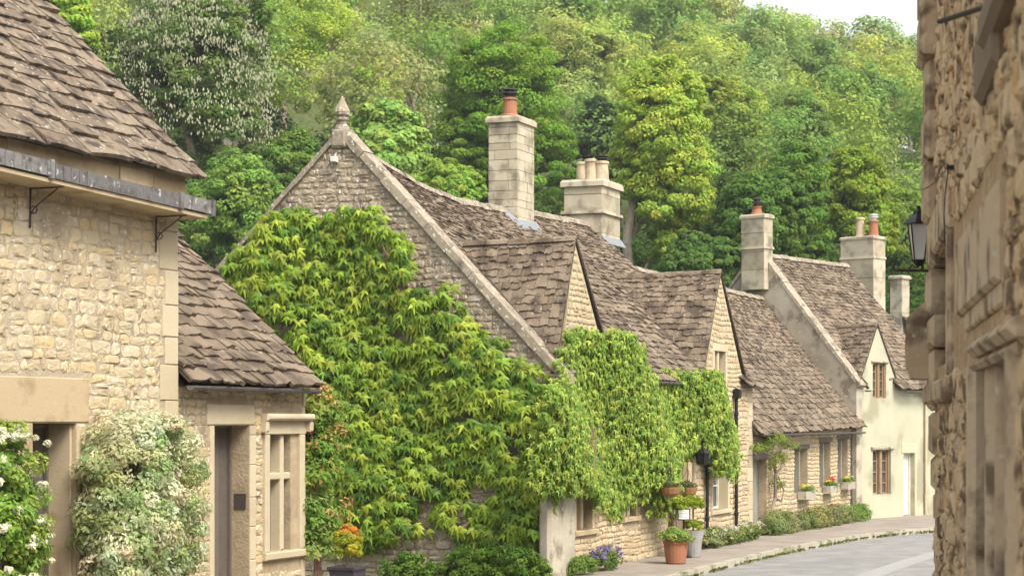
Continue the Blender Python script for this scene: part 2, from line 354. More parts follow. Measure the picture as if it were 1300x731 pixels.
# ------------------------------------------------------------------ masonry helpers
def wall_body(mb, fr, L, Rr, zs, holes, th=.45, mi=0, reveal=.32, back=True):
    """L(z), Rr(z): wall ends; zs: break heights; holes (s0,s1,z0,z1)."""
    Z = sorted(set(list(zs) + [h[2] for h in holes if zs[0] < h[2] < zs[-1]] + [h[3] for h in holes if zs[0] < h[3] < zs[-1]]))
    for a, b in zip(Z[:-1], Z[1:]):
        m = (a + b) / 2
        hs_ = sorted([(h[0], h[1]) for h in holes if h[2] < m < h[3]])
        cur0, cur1 = L(a), L(b); iv = []
        for h0, h1 in hs_: iv.append((cur0, cur1, h0, h0)); cur0 = cur1 = h1
        iv.append((cur0, cur1, Rr(a), Rr(b)))
        for (s0a, s0b, s1a, s1b) in iv:
            mb.add([fr.P(s0a, 0, a), fr.P(s1a, 0, a), fr.P(s1b, 0, b), fr.P(s0b, 0, b)], [(0, 1, 2, 3)], mi)
            if back: mb.add([fr.P(s0a, -th, a), fr.P(s1a, -th, a), fr.P(s1b, -th, b), fr.P(s0b, -th, b)], [(3, 2, 1, 0)], mi)
        mb.add([fr.P(L(a), 0, a), fr.P(L(b), 0, b), fr.P(L(b), -th, b), fr.P(L(a), -th, a)], [(0, 1, 2, 3)], mi)
        mb.add([fr.P(Rr(a), 0, a), fr.P(Rr(b), 0, b), fr.P(Rr(b), -th, b), fr.P(Rr(a), -th, a)], [(3, 2, 1, 0)], mi)
    for s0, s1, z0, z1 in holes:
        q = lambda s, o, z: fr.P(s, o, z)
        mb.add([q(s0, 0, z0), q(s0, 0, z1), q(s0, -th, z1), q(s0, -th, z0)], [(0, 1, 2, 3)], mi)
        mb.add([q(s1, 0, z0), q(s1, 0, z1), q(s1, -th, z1), q(s1, -th, z0)], [(3, 2, 1, 0)], mi)
        if abs(z1 - zs[-1]) > .002: mb.add([q(s0, 0, z1), q(s1, 0, z1), q(s1, -th, z1), q(s0, -th, z1)], [(0, 1, 2, 3)], mi)
        if abs(z0 - zs[0]) > .002: mb.add([q(s0, 0, z0), q(s1, 0, z0), q(s1, -th, z0), q(s0, -th, z0)], [(3, 2, 1, 0)], mi)
def stone(mb, fr, s0, s1, z0, z1, out, rnd, mi=1, gap=.008, rough=1.0, rc=.28):
    s0 += gap; s1 -= gap; z0 += gap; z1 -= gap
    if s1 - s0 < .03 or z1 - z0 < .02: return
    c = min(s1 - s0, z1 - z0) * (.28 if rough < 2.3 else .14)
    j = lambda k=1.0: rnd.uniform(-1, 1) * .007 * rough * k
    pts = [(s0 + c, z0), ((s0 + s1) / 2, z0), (s1 - c, z0), (s1, z0 + c), (s1, z1 - c), (s1 - c, z1), ((s0 + s1) / 2, z1), (s0 + c, z1), (s0, z1 - c), (s0, z0 + c)]
    pts = [(a + j(), b + j()) for a, b in pts]; n = len(pts)
    ms, mz = (s0 + s1) / 2, (z0 + z1) / 2; o = out * rnd.uniform(.5, 1.2); tl, tu = j(1.2), j(1.2)
    k = .012 / max(.04, min(s1 - s0, z1 - z0)) * 1.4
    ring1 = [fr.P(a, -.015, b) for a, b in pts]
    ring2 = [fr.P(a + (ms - a) * k * .3, o * .55, b + (mz - b) * k * .3) for a, b in pts]
    ring3 = [fr.P(a + (ms - a) * (k + .12), o + tl * (a - ms) / (s1 - s0) * 2 + j(.4), b + (mz - b) * (k + .12)) for a, b in pts]
    vs = ring1 + ring2 + ring3 + [fr.P(ms + j(), o + .004, mz + j())]
    fs = [(i, (i + 1) % n, n + (i + 1) % n, n + i) for i in range(n)] + [(n + i, n + (i + 1) % n, 2 * n + (i + 1) % n, 2 * n + i) for i in range(n)] + [(2 * n + i, 2 * n + (i + 1) % n, 3 * n) for i in range(n)]
    mb.add(vs, fs, mi)
def rubble(mb, fr, L, Rr, z0, z1, holes, seed, rowh=(.09, .17), w=(.14, .42), out=.018, mi=1, gap=.008, rough=1.0):
    rnd = random.Random(seed); z = z0
    smax = max(Rr(z0), Rr(z1)); smin = min(L(z0), L(z1)); ph = rnd.uniform(0, 9)
    while z < z1 - .03:
        h = min(rnd.uniform(*rowh), z1 - z)
        wob = lambda s: .018 * math.sin(s * 2.1 + ph) + .01 * math.sin(s * 5.3 + 2 * ph)
        lo = max(L(z), L(z + h)); hi = min(Rr(z), Rr(z + h))
        hs_ = sorted([(a, b) for a, b, c, d in holes if c < z + h + .005 and d > z - .005]); cur = lo; iv = []
        for a, b in hs_:
            if a > cur: iv.append((cur, min(a, hi)))
            cur = max(cur, b)
        if cur < hi: iv.append((cur, hi))
        for a, b in iv:
            s = a
            while s < b - .03:
                ww = rnd.uniform(*w) * (1.0 if rnd.random() < .8 else .5); 
                if b - s - ww < .1: ww = b - s
                o = wob(s + ww / 2)
                if rnd.random() < .16 and h > .11:
                    k = rnd.uniform(.4, .6); stone(mb, fr, s, s + ww, z + o, z + h * k + o, out, rnd, mi, gap, rough); stone(mb, fr, s, s + ww, z + h * k + o, z + h + o, out, rnd, mi, gap, rough)
                else: stone(mb, fr, s, s + ww, z + o, z + h + o, out, rnd, mi, gap, rough)
                s += ww
        z += h
def quoins(mb, fr, s_edge, sgn, z0, z1, seed, mi=2, a=.30, b=.52, h=(.26, .34), out=.014):
    rnd = random.Random(seed); z = z0; i = 0; res = []
    while z < z1 - .05:
        hh = min(rnd.uniform(*h), z1 - z); wd = (a if i % 2 else b) * rnd.uniform(.9, 1.1)
        s0, s1 = (s_edge - wd, s_edge + .004) if sgn > 0 else (s_edge - .004, s_edge + wd)
        mb.fbox(fr, s0, s1, -.06, out * rnd.uniform(.6, 1.3), z + .005, z + hh - .005, mi, bev=.008)
        res.append((s0, s1, z, z + hh)); z += hh; i += 1
    return res
def tiles(mb, E0, E1, R0, R1, seed, ex=(.26, .15), w=(.22, .46), th=.028, sag=None, mi=0, keep=None, rough=1.0, dt=.07):
    """stone tile courses on the surface eave E0-E1 to ridge R0-R1"""
    rnd = random.Random(seed); E0, E1, R0, R1 = map(Vector, (E0, E1, R0, R1))
    def S(u, t):
        p = (E0.lerp(E1, u)).lerp(R0.lerp(R1, u), t)
        if sag: p = p + Vector((0, 0, sag(u, t)))
        return p
    slope = ((R0 - E0).length + (R1 - E1).length) / 2; N = (E1 - E0).cross(R0 - E0).normalized()
    if N.z < 0: N = -N
    base = (0.0, slope); pos = -.02; first = True
    while pos < slope - .02:
        k = pos / slope; e = ex[0] + (ex[1] - ex[0]) * max(0, k); e *= rnd.uniform(.92, 1.08)
        t0 = pos / slope; t1 = min(1.0, (pos + e * 1.9) / slope); tm = min(1.0, (pos + e) / slope)
        ln = (E0.lerp(R0, max(0, t0)) - E1.lerp(R1, max(0, t0))).length
        s = -rnd.uniform(0, .2)
        while s < ln:
            ww = rnd.uniform(*w) * (1 - .35 * k); a = max(0, s) / ln; b = min(ln, s + ww) / ln; s += ww
            if b - a < .04 / ln: continue
            if keep and not keep(S((a + b) / 2, tm)): continue
            T = th * rnd.uniform(.7, 1.5); g = .004 / ln; dr = rnd.uniform(-.02, .02) * rough / slope; lift = rnd.uniform(0, .014) * rough
            tl = rnd.uniform(-.012, .012) * rough
            vs = []
            m = 3
            for q in range(m + 1):
                u = a + g + (b - a - 2 * g) * q / m
                jj = rnd.uniform(-.014, .014) * rough / slope
                lo = S(u, t0 + dr + jj) ; up = S(u, t1)
                hz = T * .9 + lift + tl * (q / m - .5) * 2
                vs += [lo + N * (hz - T + .012), lo + N * (hz + .012 + rnd.uniform(-.004, .004)), up + N * .0035, lo.lerp(up, .5) + N * (hz * .55 + .008 + rnd.uniform(-.003, .003))]
            fs = []
            for q in range(m):
                i = q * 4; j2 = i + 4
                fs += [(i, j2, j2 + 1, i + 1), (i + 1, j2 + 1, j2 + 3, i + 3), (i + 3, j2 + 3, j2 + 2, i + 2)]
            fs += [(0, 1, 3, 2), (m * 4, m * 4 + 2, m * 4 + 3, m * 4 + 1)]
            mb.add(vs, fs, mi)
        pos += e
    # solid deck
    n, m_ = (70, 24) if keep else (14, 4); vs = []; q_ = m_ + 1; u0 = .02 * dt / .07 / max(.5, (E1 - E0).length)
    for i in range(n + 1):
        for t in range(q_): vs.append(S(u0 + (1 - 2 * u0) * i / n, .008 + .992 * t / m_) - N * .012)
    top = len(vs); vs += [v - N * dt for v in vs]
    fs = []; K_ = lambda i, j: 0 <= i < n and 0 <= j < m_ and (not keep or keep(S((i + .5) / n, (j + .5) / m_)))
    for i in range(n):
        for j in range(m_):
            if not K_(i, j): continue
            a = i * q_ + j; fs.append((a, a + q_, a + q_ + 1, a + 1)); fs.append((top + a, top + a + 1, top + a + q_ + 1, top + a + q_))
            if not K_(i, j - 1): fs.append((a, top + a, top + a + q_, a + q_))
            if not K_(i - 1, j): fs.append((a, a + 1, top + a + 1, top + a))
            if not K_(i + 1, j): fs.append((a + q_, top + a + q_, top + a + q_ + 1, a + q_ + 1))
    mb.add(vs, fs, mi + 1)
def ridge(mb, pts, mi=0, rad=.11, seed=1, seg=.42):
    rnd = random.Random(seed); pts = [Vector(p) for p in pts]
    ln = sum((b - a).length for a, b in zip(pts, pts[1:]))
    def at(s):
        for a, b in zip(pts, pts[1:]):
            l = (b - a).length
            if s <= l: return a.lerp(b, s / l)
            s -= l
        return pts[-1]
    s = 0
    while s < ln - .05:
        a, b = at(s + .006), at(min(ln, s + seg - .006)); d = (b - a).normalized(); sd_ = d.cross(Vector((0, 0, 1))).normalized()
        r = rad * rnd.uniform(.92, 1.08); dz = rnd.uniform(-.01, .015); vs = []
        for p in (a, b):
            for sx, zz in ((-1.15, -.75), (-.7, .05), (0, .42), (.7, .05), (1.15, -.75)): vs.append(p + sd_ * sx * r + Vector((0, 0, zz * r + dz)))
            for sx, zz in ((-.9, -.95), (0, .1), (.9, -.95)): vs.append(p + sd_ * sx * r + Vector((0, 0, zz * r + dz)))
        mb.add(vs, [(i, i + 1, i + 9, i + 8) for i in range(4)] + [(0, 5, 6, 7, 4, 3, 2, 1), (8, 9, 10, 11, 12, 15, 14, 13)], mi); s += seg
def ashblocks(mb, fr, s0, s1, z0, z1, o0, o1, rowh, ww, seed, mi=0):
    rnd = random.Random(seed); z = z0
    while z < z1 - .02:
        h = rnd.uniform(*rowh); h = z1 - z if z1 - z - h < .06 else h; s = s0
        while s < s1 - .01:
            k = rnd.uniform(*ww); k = s1 - s if s1 - s - k < .08 else k
            mb.fbox(fr, s + .003, s + k - .003, o0, o1 + rnd.uniform(-.004, .004), z + .003, z + h - .003, mi, bev=.006); s += k
        z += h

def pot(parent, x, y, z, r, h, m, cowl=None):
    b = MB(); b.lathe((x, y, z), [(r * 1.15, 0), (r * 1.12, .05), (r * .98, .07), (r * .9, h * .6), (r * .86, h * .86), (r * 1.02, h * .88), (r * 1.02, h * .97), (r * .8, h), (r * .6, h), (r * .6, h - .08)], 16)
    o = b.build('chimney_pot', m, parent, smooth=False)
    if cowl:
        b = MB(); mm, hh = cowl
        b.lathe((x, y, z + h), [(r * .62, -.05), (r * .62, hh * .35), (r * .98, hh * .4), (r * .98, hh * .55), (r * .6, hh * .58), (r * .6, hh * .75), (r * .95, hh * .8), (r * .85, hh * .92), (r * .2, hh)], 16)
        b.build('cowl', mm, parent)
    return o
def chimney(parent, fr, s0, s1, o0, o1, z0, z1, seed, cap=.12, mid=None, m='chim', blocks=True, flare=.05):
    """stone stack: fr plane faces; s0..s1 along, o0..o1 depth"""
    b = MB(); cs, co = (s0 + s1) / 2, (o0 + o1) / 2
    def band(a, za, zb, mi=0, bev=.02):
        q = [fr.P(s0 - a, o1 + a, za), fr.P(s1 + a, o1 + a, za), fr.P(s1 + a, o0 - a, za), fr.P(s0 - a, o0 - a, za)]
        t = a - bev; q2 = [fr.P(s0 - t, o1 + t, zb), fr.P(s1 + t, o1 + t, zb), fr.P(s1 + t, o0 - t, zb), fr.P(s0 - t, o0 - t, zb)]
        b.box8(q + q2, mi)
    b.fbox(fr, s0 + .03, s1 - .03, o0 + .03, o1 - .03, z0, z1 - .01, 1)
    rnd = random.Random(seed); z = z0
    while z < z1 - cap - .02:
        h = rnd.uniform(.14, .24) if blocks else rnd.uniform(.4, .6); h = z1 - cap - z if z1 - cap - z - h < .08 else h
        for face in range(4):
            n = 2 if blocks else 1
            ln = (s1 - s0) if face in (0, 2) else (o1 - o0); n = max(1, int(round(ln / (.34 if blocks else .9)))); cut = [0] + sorted(rnd.uniform(.15, .85) if n == 2 else (i + rnd.uniform(.25, .75)) / n for i in range(n - 1)) + [1]
            for a, c in zip(cut, cut[1:]):
                j = rnd.uniform(-.005, .007); g = .004
                if face == 0: b.fbox(fr, s0 + (s1 - s0) * a + g, s0 + (s1 - s0) * c - g, o1 - .035, o1 + j, z + g, z + h - g, 0, bev=.006)
                if face == 2: b.fbox(fr, s0 + (s1 - s0) * a + g, s0 + (s1 - s0) * c - g, o0 - j, o0 + .035, z + g, z + h - g, 0)
                if face == 1: b.fbox(fr, s1 - .035, s1 + j, o0 + (o1 - o0) * a + g, o0 + (o1 - o0) * c - g - .004, z + g, z + h - g, 0)
                if face == 3: b.fbox(fr, s0 - j, s0 + .035, o0 + (o1 - o0) * a + g, o0 + (o1 - o0) * c - g - .004, z + g, z + h - g, 0)
        z += h
    band(flare, z1 - cap, z1 - cap * .35, 0, 0.0); band(flare + .0, z1 - cap * .35 + .001, z1, 0, .04)
    if mid: band(flare * .9, mid, mid + .07, 0, .01)
    return b.build('chimney', [M[m], M['mortarB']], parent)
def window(parent, fr, hole, m='ashlar', lights=2, transom=None, rec=.10, jamb=.09, mull=.07, sill=True, glass='glass', frame=None, hood=False, lintel=.16, proud=.02, label=None, bars=0):
    s0, s1, z0, z1 = hole; b = MB()
    b.fbox(fr, s0 - jamb, s0 + .03, -.22, proud, z0 - .002, z1, 0, bev=.008); b.fbox(fr, s1 - .03, s1 + jamb, -.22, proud, z0 - .002, z1, 0, bev=.008)
    b.fbox(fr, s0 - jamb - .03, s1 + jamb + .03, -.22, proud + .004, z1 + .001, z1 + lintel, 0, bev=.008)
    if sill: b.fbox(fr, s0 - jamb - .05, s1 + jamb + .05, -.22, proud + .05, z0 - .10, z0 - .003, 0, bev=.015)
    if hood:
        b.fbox(fr, s0 - jamb - .1, s1 + jamb + .1, -.05, proud + .11, z1 + lintel + .001, z1 + lintel + .09, 0, bev=.03)
        for s in (s0 - jamb - .1, s1 + jamb + .02): b.fbox(fr, s, s + .08, -.05, proud + .08, z1 + lintel - .14, z1 + lintel - .001, 0, bev=.02)
    a, c = s0 + .032, s1 - .032
    for i in range(1, lights):
        m0 = a + (c - a) * i / lights; b.fbox(fr, m0 - mull / 2, m0 + mull / 2, -rec - .08, -.02, z0, z1 - .001, 0, bev=.02)
    if transom: zt = z0 + (z1 - z0) * transom; b.fbox(fr, a, c, -rec - .07, -.026, zt - mull / 2, zt + mull / 2, 0, bev=.015)
    w_ = b.build('window', M[m], parent)
    if label: w_['label'] = label
    p = MB()
    for i in range(lights):
        l0, l1 = a + (c - a) * i / lights, a + (c - a) * (i + 1) / lights
        p.add([fr.P(l0, -rec - .05, z0), fr.P(l1, -rec - .05, z0), fr.P(l1, -rec - .05, z1), fr.P(l0, -rec - .05, z1)], [(0, 1, 2, 3)])
    p.build('pane', M[glass], w_)
    if frame:
        f = MB()
        for i in range(lights):
            l0, l1 = a + (c - a) * i / lights + (mull / 2 if i else .0), a + (c - a) * (i + 1) / lights - (mull / 2 if i < lights - 1 else 0)
            l0 += .004; l1 -= .004; o0, o1 = -rec - .045, -rec + .0; t = .045
            f.fbox(fr, l0, l0 + t, o0, o1, z0 + .002, z1 - .002); f.fbox(fr, l1 - t, l1, o0, o1, z0 + .002, z1 - .002)
            f.fbox(fr, l0 + t + .001, l1 - t - .001, o0, o1, z0 + .002, z0 + t); f.fbox(fr, l0 + t + .001, l1 - t - .001, o0, o1, z1 - t, z1 - .002)
            for q in range(bars): zz = z0 + (z1 - z0) * (q + 1) / (bars + 1); f.fbox(fr, l0 + t + .001, l1 - t - .001, o0 + .004, o1 - .006, zz - .014, zz + .014)
        f.build('frame', M[frame], w_)
    return w_
def door(parent, fr, hole, m, rec=.30, planks=5, handle=True, label=None, gap=.04):
    s0, s1, z0, z1 = hole; b = MB()
    for i in range(planks):
        a = s0 + gap + (s1 - s0 - 2 * gap) * i / planks; c = s0 + gap + (s1 - s0 - 2 * gap) * (i + 1) / planks
        b.fbox(fr, a + .003, c - .003, -rec - .05, -rec, z0 + .02, z1 - gap, bev=.006)
    o = b.build('door', m, parent)
    if label: o['label'] = label
    f = MB(); f.fbox(fr, s0, s0 + gap, -rec - .08, -rec + .04, z0, z1); f.fbox(fr, s1 - gap, s1, -rec - .08, -rec + .04, z0, z1); f.fbox(fr, s0 + gap + .001, s1 - gap - .001, -rec - .08, -rec + .035, z1 - gap + .001, z1)
    f.build('door_frame', m, o)
    if handle:
        h = MB(); q = fr.P(s0 + .16, -rec + .03, z0 + 1.0); h.lathe((q[0], q[1], q[2] - .05), [(.012, 0), (.03, .02), (.03, .08), (.012, .1)], 8); h.build('handle', M['iron'], o)
    return o
def gutter(parent, fr, s0, s1, out, z, r=.055, m='gutterpvc'):
    b = MB(); n = 8; vs = []
    for s in (s0, s1):
        for k in range(n + 1):
            a = math.pi * k / n; vs.append(fr.P(s, out + r * math.cos(a), z - r * math.sin(a)))
        for k in range(n + 1):
            a = math.pi * k / n; vs.append(fr.P(s, out + (r - .008) * math.cos(a), z - (r - .008) * math.sin(a)))
    m_ = 2 * (n + 1)
    fs = [(k, k + 1, m_ + k + 1, m_ + k) for k in range(n)] + [(n + 1 + k, m_ + n + 1 + k, m_ + n + 2 + k, n + 2 + k) for k in range(n)]
    fs += [tuple(range(n + 1)), tuple(range(m_, m_ + n + 1))[::-1]]
    b.add(vs, fs)
    s = s0 + .3
    while s < s1: b.fbox(fr, s, s + .03, out - r - .03, out + r + .006, z - r - .012, z - r - .002); s += .9
    return b.build('gutter', M[m], parent)
def pipe(parent, fr, s, z0, z1, m='black', r=.038, out=.07, hopper=False, top=None):
    b = MB(); pts = [fr.P(s, out + .06, z0), fr.P(s, out, z0 + .1), fr.P(s, out, z1 - .25)]
    if top: pts += [fr.P(s + top[0], out + top[1], z1)]
    else: pts += [fr.P(s, out, z1)]
    b.tube(pts, r, 10)
    z = z0 + .5
    while z < z1 - .3:
        q = fr.P(s, out, z); b.lathe(q, [(r + .01, 0), (r + .014, .02), (r + .014, .06), (r + .01, .08)], 10); z += 1.1
    if hopper: b.fbox(fr, s - .09, s + .09, out - .07, out + .1, z1 - .22, z1 - .02, bev=.02)
    return b.build('drainpipe', M[m], parent)
def house_shell(mb, fr, s0, s1, depth, z0, ze, zr, zrear=None, th=0.45, mi=0, ends=(True, True), ridge_at=.5):
    zrear = ze if zrear is None else zrear
    for e, s in zip(ends, (s0, s1)):
        if not e: continue
        a, b = (s, s + .35) if s == s0 else (s - .35, s)
        pts = [fr.P(a, -.02, z0), fr.P(a, -depth, z0), fr.P(a, -depth, zrear), fr.P(a, -depth * ridge_at, zr), fr.P(a, -.02, ze)]
        dv = Vector(fr.P(b, 0, 0)) - Vector(fr.P(a, 0, 0)); mb.prism(pts, dv, mi)
    mb.fbox(fr, s0 + .36, s1 - .36, -depth, -depth + .4, z0, zrear, mi)
const = lambda v: (lambda z: v)

# ================================================================== HOUSE A (left, tall wall with box gutter)
XA0, XA1 = 9.5, FW.hit(225, 0)[0]
GA = gz(19) + .10
A = thing('stone_house', 'tall cream rubble stone house at the left edge with a lead box gutter', 'house', (15, V0, GA))
hd = FW.rect(40, 97, 537, 900); hd = (hd[0], hd[1], GA, hd[3])
zeA = FW.hit(225, 262)[1] + .25
b = MB(); wall_body(b, FW, const(XA0), const(XA1), (GA - .3, zeA), [hd])
qz = quoins(b, FW, XA1, 1, GA, zeA - .3, 3, a=.26, b=.36, h=(.3, .5))
lint = FW.rect(-25, 112, 478, 536)
jr = (hd[1] - .03, hd[1] + .19, GA, hd[3])
holes = [hd, lint, jr, (XA1 - .40, XA1, GA, zeA)]
rubble(b, FW, const(XA0), const(XA1 - .0), GA, zeA, [hd, lint, jr] + qz, 21, rowh=(.075, .16), w=(.10, .40), out=.009, gap=.004, rough=1.9)
house_shell(b, FW, XA0, XA1 - .001, 5.2, GA - .3, zeA + .05, zeA + 2.45)
b.build('wall', [M['mortarA'], M['stoneA'], M['ashlar']], A)
b = MB(); b.fbox(FW, lint[0], lint[1], -.3, .016, lint[2], lint[3], bev=.01); 
b.fbox(FW, hd[1] - .002, hd[1] + .16, -.34, .022, GA, hd[3], bev=.03); b.fbox(FW, hd[1] - .035, hd[1] - .003, -.34, -.05, GA, hd[3] - .01, bev=.01)
b.fbox(FW, hd[0] - .14, hd[0] + .0, -.34, .02, GA, hd[3], bev=.01)
b.build('door_surround', M['ashlar_warm'], A)
door(A, FW, (hd[0], hd[1] - .036, hd[2], hd[3] - .012), M['wood_dark'], rec=.36, planks=4)
# gutter box
b = MB(); sG0, zG0 = FW.hit(0, 215, .45); 
zg = FW.hit(235, 268, .45)[1]; sG1 = FW.hit(272, 0, .45)[0]
segs = [XA0, FW.hit(-90, 0, .45)[0], FW.hit(68, 0, .45)[0], FW.hit(232, 0, .45)[0], sG1]
tilt = lambda s_: (sG1 - s_) * .026
def tbox(b, s0, s1, o0, o1, za, zb):
    b.box8([FW.P(s0, o1, za + tilt(s0)), FW.P(s1, o1, za + tilt(s1)), FW.P(s1, o0, za + tilt(s1)), FW.P(s0, o0, za + tilt(s0)), FW.P(s0, o1, zb + tilt(s0)), FW.P(s1, o1, zb + tilt(s1)), FW.P(s1, o0, zb + tilt(s1)), FW.P(s0, o0, zb + tilt(s0))])
for i, (a, c) in enumerate(zip(segs, segs[1:])):
    dz = .012 * (i % 2); tbox(b, a, c - .004, .09, .45 + .006 * (i % 2), zg + .005 + dz, zg + .155 + dz)
    tbox(b, c - .07, c - .004, .43, .472, zg - .006, zg + .182)
for k in range(60):
    s = XA0 + k * .14
    if s < sG1 - .1: tbox(b, s, s + .012, .4, .4585, zg + .02, zg + .15)
b.build('gutter', M['lead'], A)
b = MB(); tbox(b, XA0, sG1 - .12, .0, .43, zg - .04, zg + .0)
for k_ in range(16):
    a_ = XA0 + (XA1 + .02 - XA0) * k_ / 16; c_ = XA0 + (XA1 + .02 - XA0) * (k_ + 1) / 16; tbox(b, a_ + .003, c_ - .003, -.1, .085 + random.uniform(-.012, .012), zg + .002, zeA + .1 - tilt(a_) - zg + zg)
b.build('eaves_course', M['ashlar_warm'], A)
for px in (35, 195):
    s = FW.hit(px, 0)[0]; b = MB(); zg_k = zg; zg = zg + tilt(s)
    b.tube([FW.P(s, .03, zg - .45), FW.P(s, .035, zg - .05)], .011, 6); b.tube([FW.P(s, .03, zg - .055), FW.P(s, .43, zg - .055)], .009, 6)
    b.tube([FW.P(s, .03, zg - .33), FW.P(s, .08, zg - .25), FW.P(s, .2, zg - .17), FW.P(s, .36, zg - .065)], .007, 6)
    b.tube([FW.P(s + .0, .075 + .04 * math.cos(k * .9), zg - .27 + .04 * math.sin(k * .9)) for k in range(8)], .007, 5)
    b.build('gutter_bracket', M['iron'], A); zg = zg_k
# roof
ov = .32; xv = FW.hit(247, 222, .1)[0]
zE = FW.hit(245, 222, ov)[1]
b = MB(); RB, RZ = 2.75, (2.75 + ov) * .985
tiles(b, (XA0, V0 - ov, zE + .0), (xv, V0 - ov + .1, zE), (XA0, V0 + RB, zE + RZ + .05), (xv, V0 + RB, zE + RZ), 5, ex=(.27, .17), w=(.32, .85), th=.036, rough=1.6, dt=.03, sag=lambda u, t: -.06 * math.sin(u * 9) * (1 - t) * t)
tiles(b, (xv, V0 + 2 * RB + ov, zE), (XA0, V0 + 2 * RB + ov, zE), (xv, V0 + RB, zE + RZ), (XA0, V0 + RB, zE + RZ), 6, ex=(.3, .2), w=(.3, .6))
ridge(b, [(XA0, V0 + RB, zE + RZ + .06), (xv, V0 + RB, zE + RZ + .06)])
b.build('roof', [M['tileA'], M['under']], A)

# ================================================================== ANNEX
GN = gz(22.5) + .10
XN1 = FW.hit(392, 0)[0]; FN = Fr(0, V0 + .06, 0.0)
N = thing('stone_annex', 'low stone annex with a dark plank door and mullioned window, beside the tall house', 'annex', (22.5, V0, GN))
hD = FN.rect(271, 316, 540, 800); hD = (hD[0], hD[1], GN, hD[3])
hW = FN.rect(340, 381, 551, 698)
zeN = FN.hit(300, 505)[1] + .12
b = MB(); XN0 = XA1 + .005
wall_body(b, FN, const(XN0), const(XN1), (GN - .4, zeN), [hD, hW])
ds_ = [(hD[0] - .03, hD[0] + .0, GN, hD[3]), FN.rect(262, 322, 513, 539), (hD[1], hD[1] + .16, GN, hD[3]), (hW[0] - .14, hW[1] + .13, hW[2] - .2, hW[3] + .3)]
qn = quoins(b, FN, XN1, 1, GN, zeN, 8, a=.07, b=.09, h=(.25, .4))
rubble(b, FN, const(XN0), const(XN1), GN, zeN, [hD, hW] + ds_ + qn, 31, rowh=(.08, .15), w=(.12, .3), out=.012, gap=.005, rough=1.6)
house_shell(b, FN, XN0, XN1 - .001, 4.9, GN - .3, zeN, zeN + 2.2)
b.build('wall', [M['mortarB'], M['stoneA'], M['ashlar']], N)
b = MB(); l = ds_[1]; b.fbox(FN, l[0], l[1], -.3, .018, l[2], l[3], bev=.01)
z = GN
k = 0
while z < hD[3] - .05:
    h = min(.36 + .04 * (k % 2), hD[3] - z - .001); b.fbox(FN, hD[1] + .001, hD[1] + .15, -.36, .02, z + .002, z + h - .002, bev=.008); z += h; k += 1
b.fbox(FN, hD[0] - .1, hD[0] - .001, -.3, .02, GN, hD[3] - .001, bev=.01)
b.build('door_surround', M['ashlar'], N)
door(N, FN, hD, M['wood_dark'], rec=.28, planks=4)
window(N, FN, hW, m='ashlar', lights=2, transom=.64, rec=.12, jamb=.10, mull=.09, hood=True, lintel=.17, glass='glass_pale', frame=None)
# plaque on the door's far reveal
pq = MB(); s = hD[1]; z0 = FN.hit(305, 647)[1]; z1 = FN.hit(305, 627)[1]
pq.box8([FN.P(s - .012, -.20, z0), FN.P(s - .0015, -.20, z0), FN.P(s - .0015, -.04, z0), FN.P(s - .012, -.04, z0), FN.P(s - .012, -.20, z1), FN.P(s - .0015, -.20, z1), FN.P(s - .0015, -.04, z1), FN.P(s - .012, -.04, z1)])
tag(pq.build('plaque', M['slate'], origin=FN.P(s, -.1, z0)), 'small dark square plaque on the stone jamb beside the annex door', 'plaque')
b = MB(); zNE = FN.hit(403, 491, .28)[1]; xn = FN.hit(405, 0, .2)[0]
sl_ = .93
tiles(b, (XN0, V0 - .2, zNE + .01), (xn, V0 - .2, zNE), (XN0, V0 + 2.5, zNE + 2.7 * sl_), (xn, V0 + 2.5, zNE + 2.7 * sl_), 15, ex=(.21, .15), w=(.2, .46), th=.034, rough=1.8, dt=.03)
tiles(b, (xn, V0 + 5.2, zNE), (XN0, V0 + 5.2, zNE), (xn, V0 + 2.5, zNE + 2.7 * sl_), (XN0, V0 + 2.5, zNE + 2.7 * sl_), 16, ex=(.26, .19))
b.build('roof', [M['tileB'], M['under']], N)
gutter(N, FN, XN0 + .02, xn - .03, .22, zNE - .03, r=.055)

# ================================================================== HOUSE B (creeper gable)
XB0, XB1 = FW.hit(700, 0)[0], 45.3
GB = gz(34) + .12
FG = Fr(XB0, V0, R(-90))      # gable facing the camera, s = -(depth)
B = thing('gabled_cottage', 'long gabled stone cottage with a creeper-covered gable end, two dormers and a sagging stone roof', 'cottage', (39, V0, GB))
sag_, zap = FG.hit(432, 170)   # apex
zev = FG.hit(700, 470)[1]
DB = -sag_
zl = lambda z: (sag_ * 2 if z < zev else sag_ - (zap - z) / (zap - zev) * DB * 1.08)
zr_ = lambda z: (0.0 if z < zev else sag_ + (zap - z) / (zap - zev) * DB)
ridgeX = [(XB0, 4.95), (33.6, 4.78), (35.5, 4.5), (37.4, 4.37), (39.1, 4.40), (41.5, 4.5), (43.9, 4.57), (XB1, 4.6)]
def rz(x):
    for (a, za), (c, zc) in zip(ridgeX, ridgeX[1:]):
        if x <= c: return CZ + za + (zc - za) * max(0, (x - a)) / (c - a)
    return CZ + ridgeX[-1][1]
ye = V0 - .22; yr = V0 + DB
zeB = lambda x: zev - .06 + (x - XB0) / (XB1 - XB0) * (-.02)
# gable wall
b = MB(); wall_body(b, FG, zl, zr_, (GB - .6, zev, zap - .02), [], th=.5)
rubble(b, FG, zl, zr_, GB - .4, zev, [], 41, rowh=(.1, .19), w=(.16, .5), out=.02, gap=.012, rough=1.4)
rubble(b, FG, zl, zr_, zev, zap - .15, [], 42, rowh=(.09, .16), w=(.12, .34), out=.016, gap=.012, rough=1.4)
b.build('gable_wall', [M['mortarG'], M['stoneG']], B)
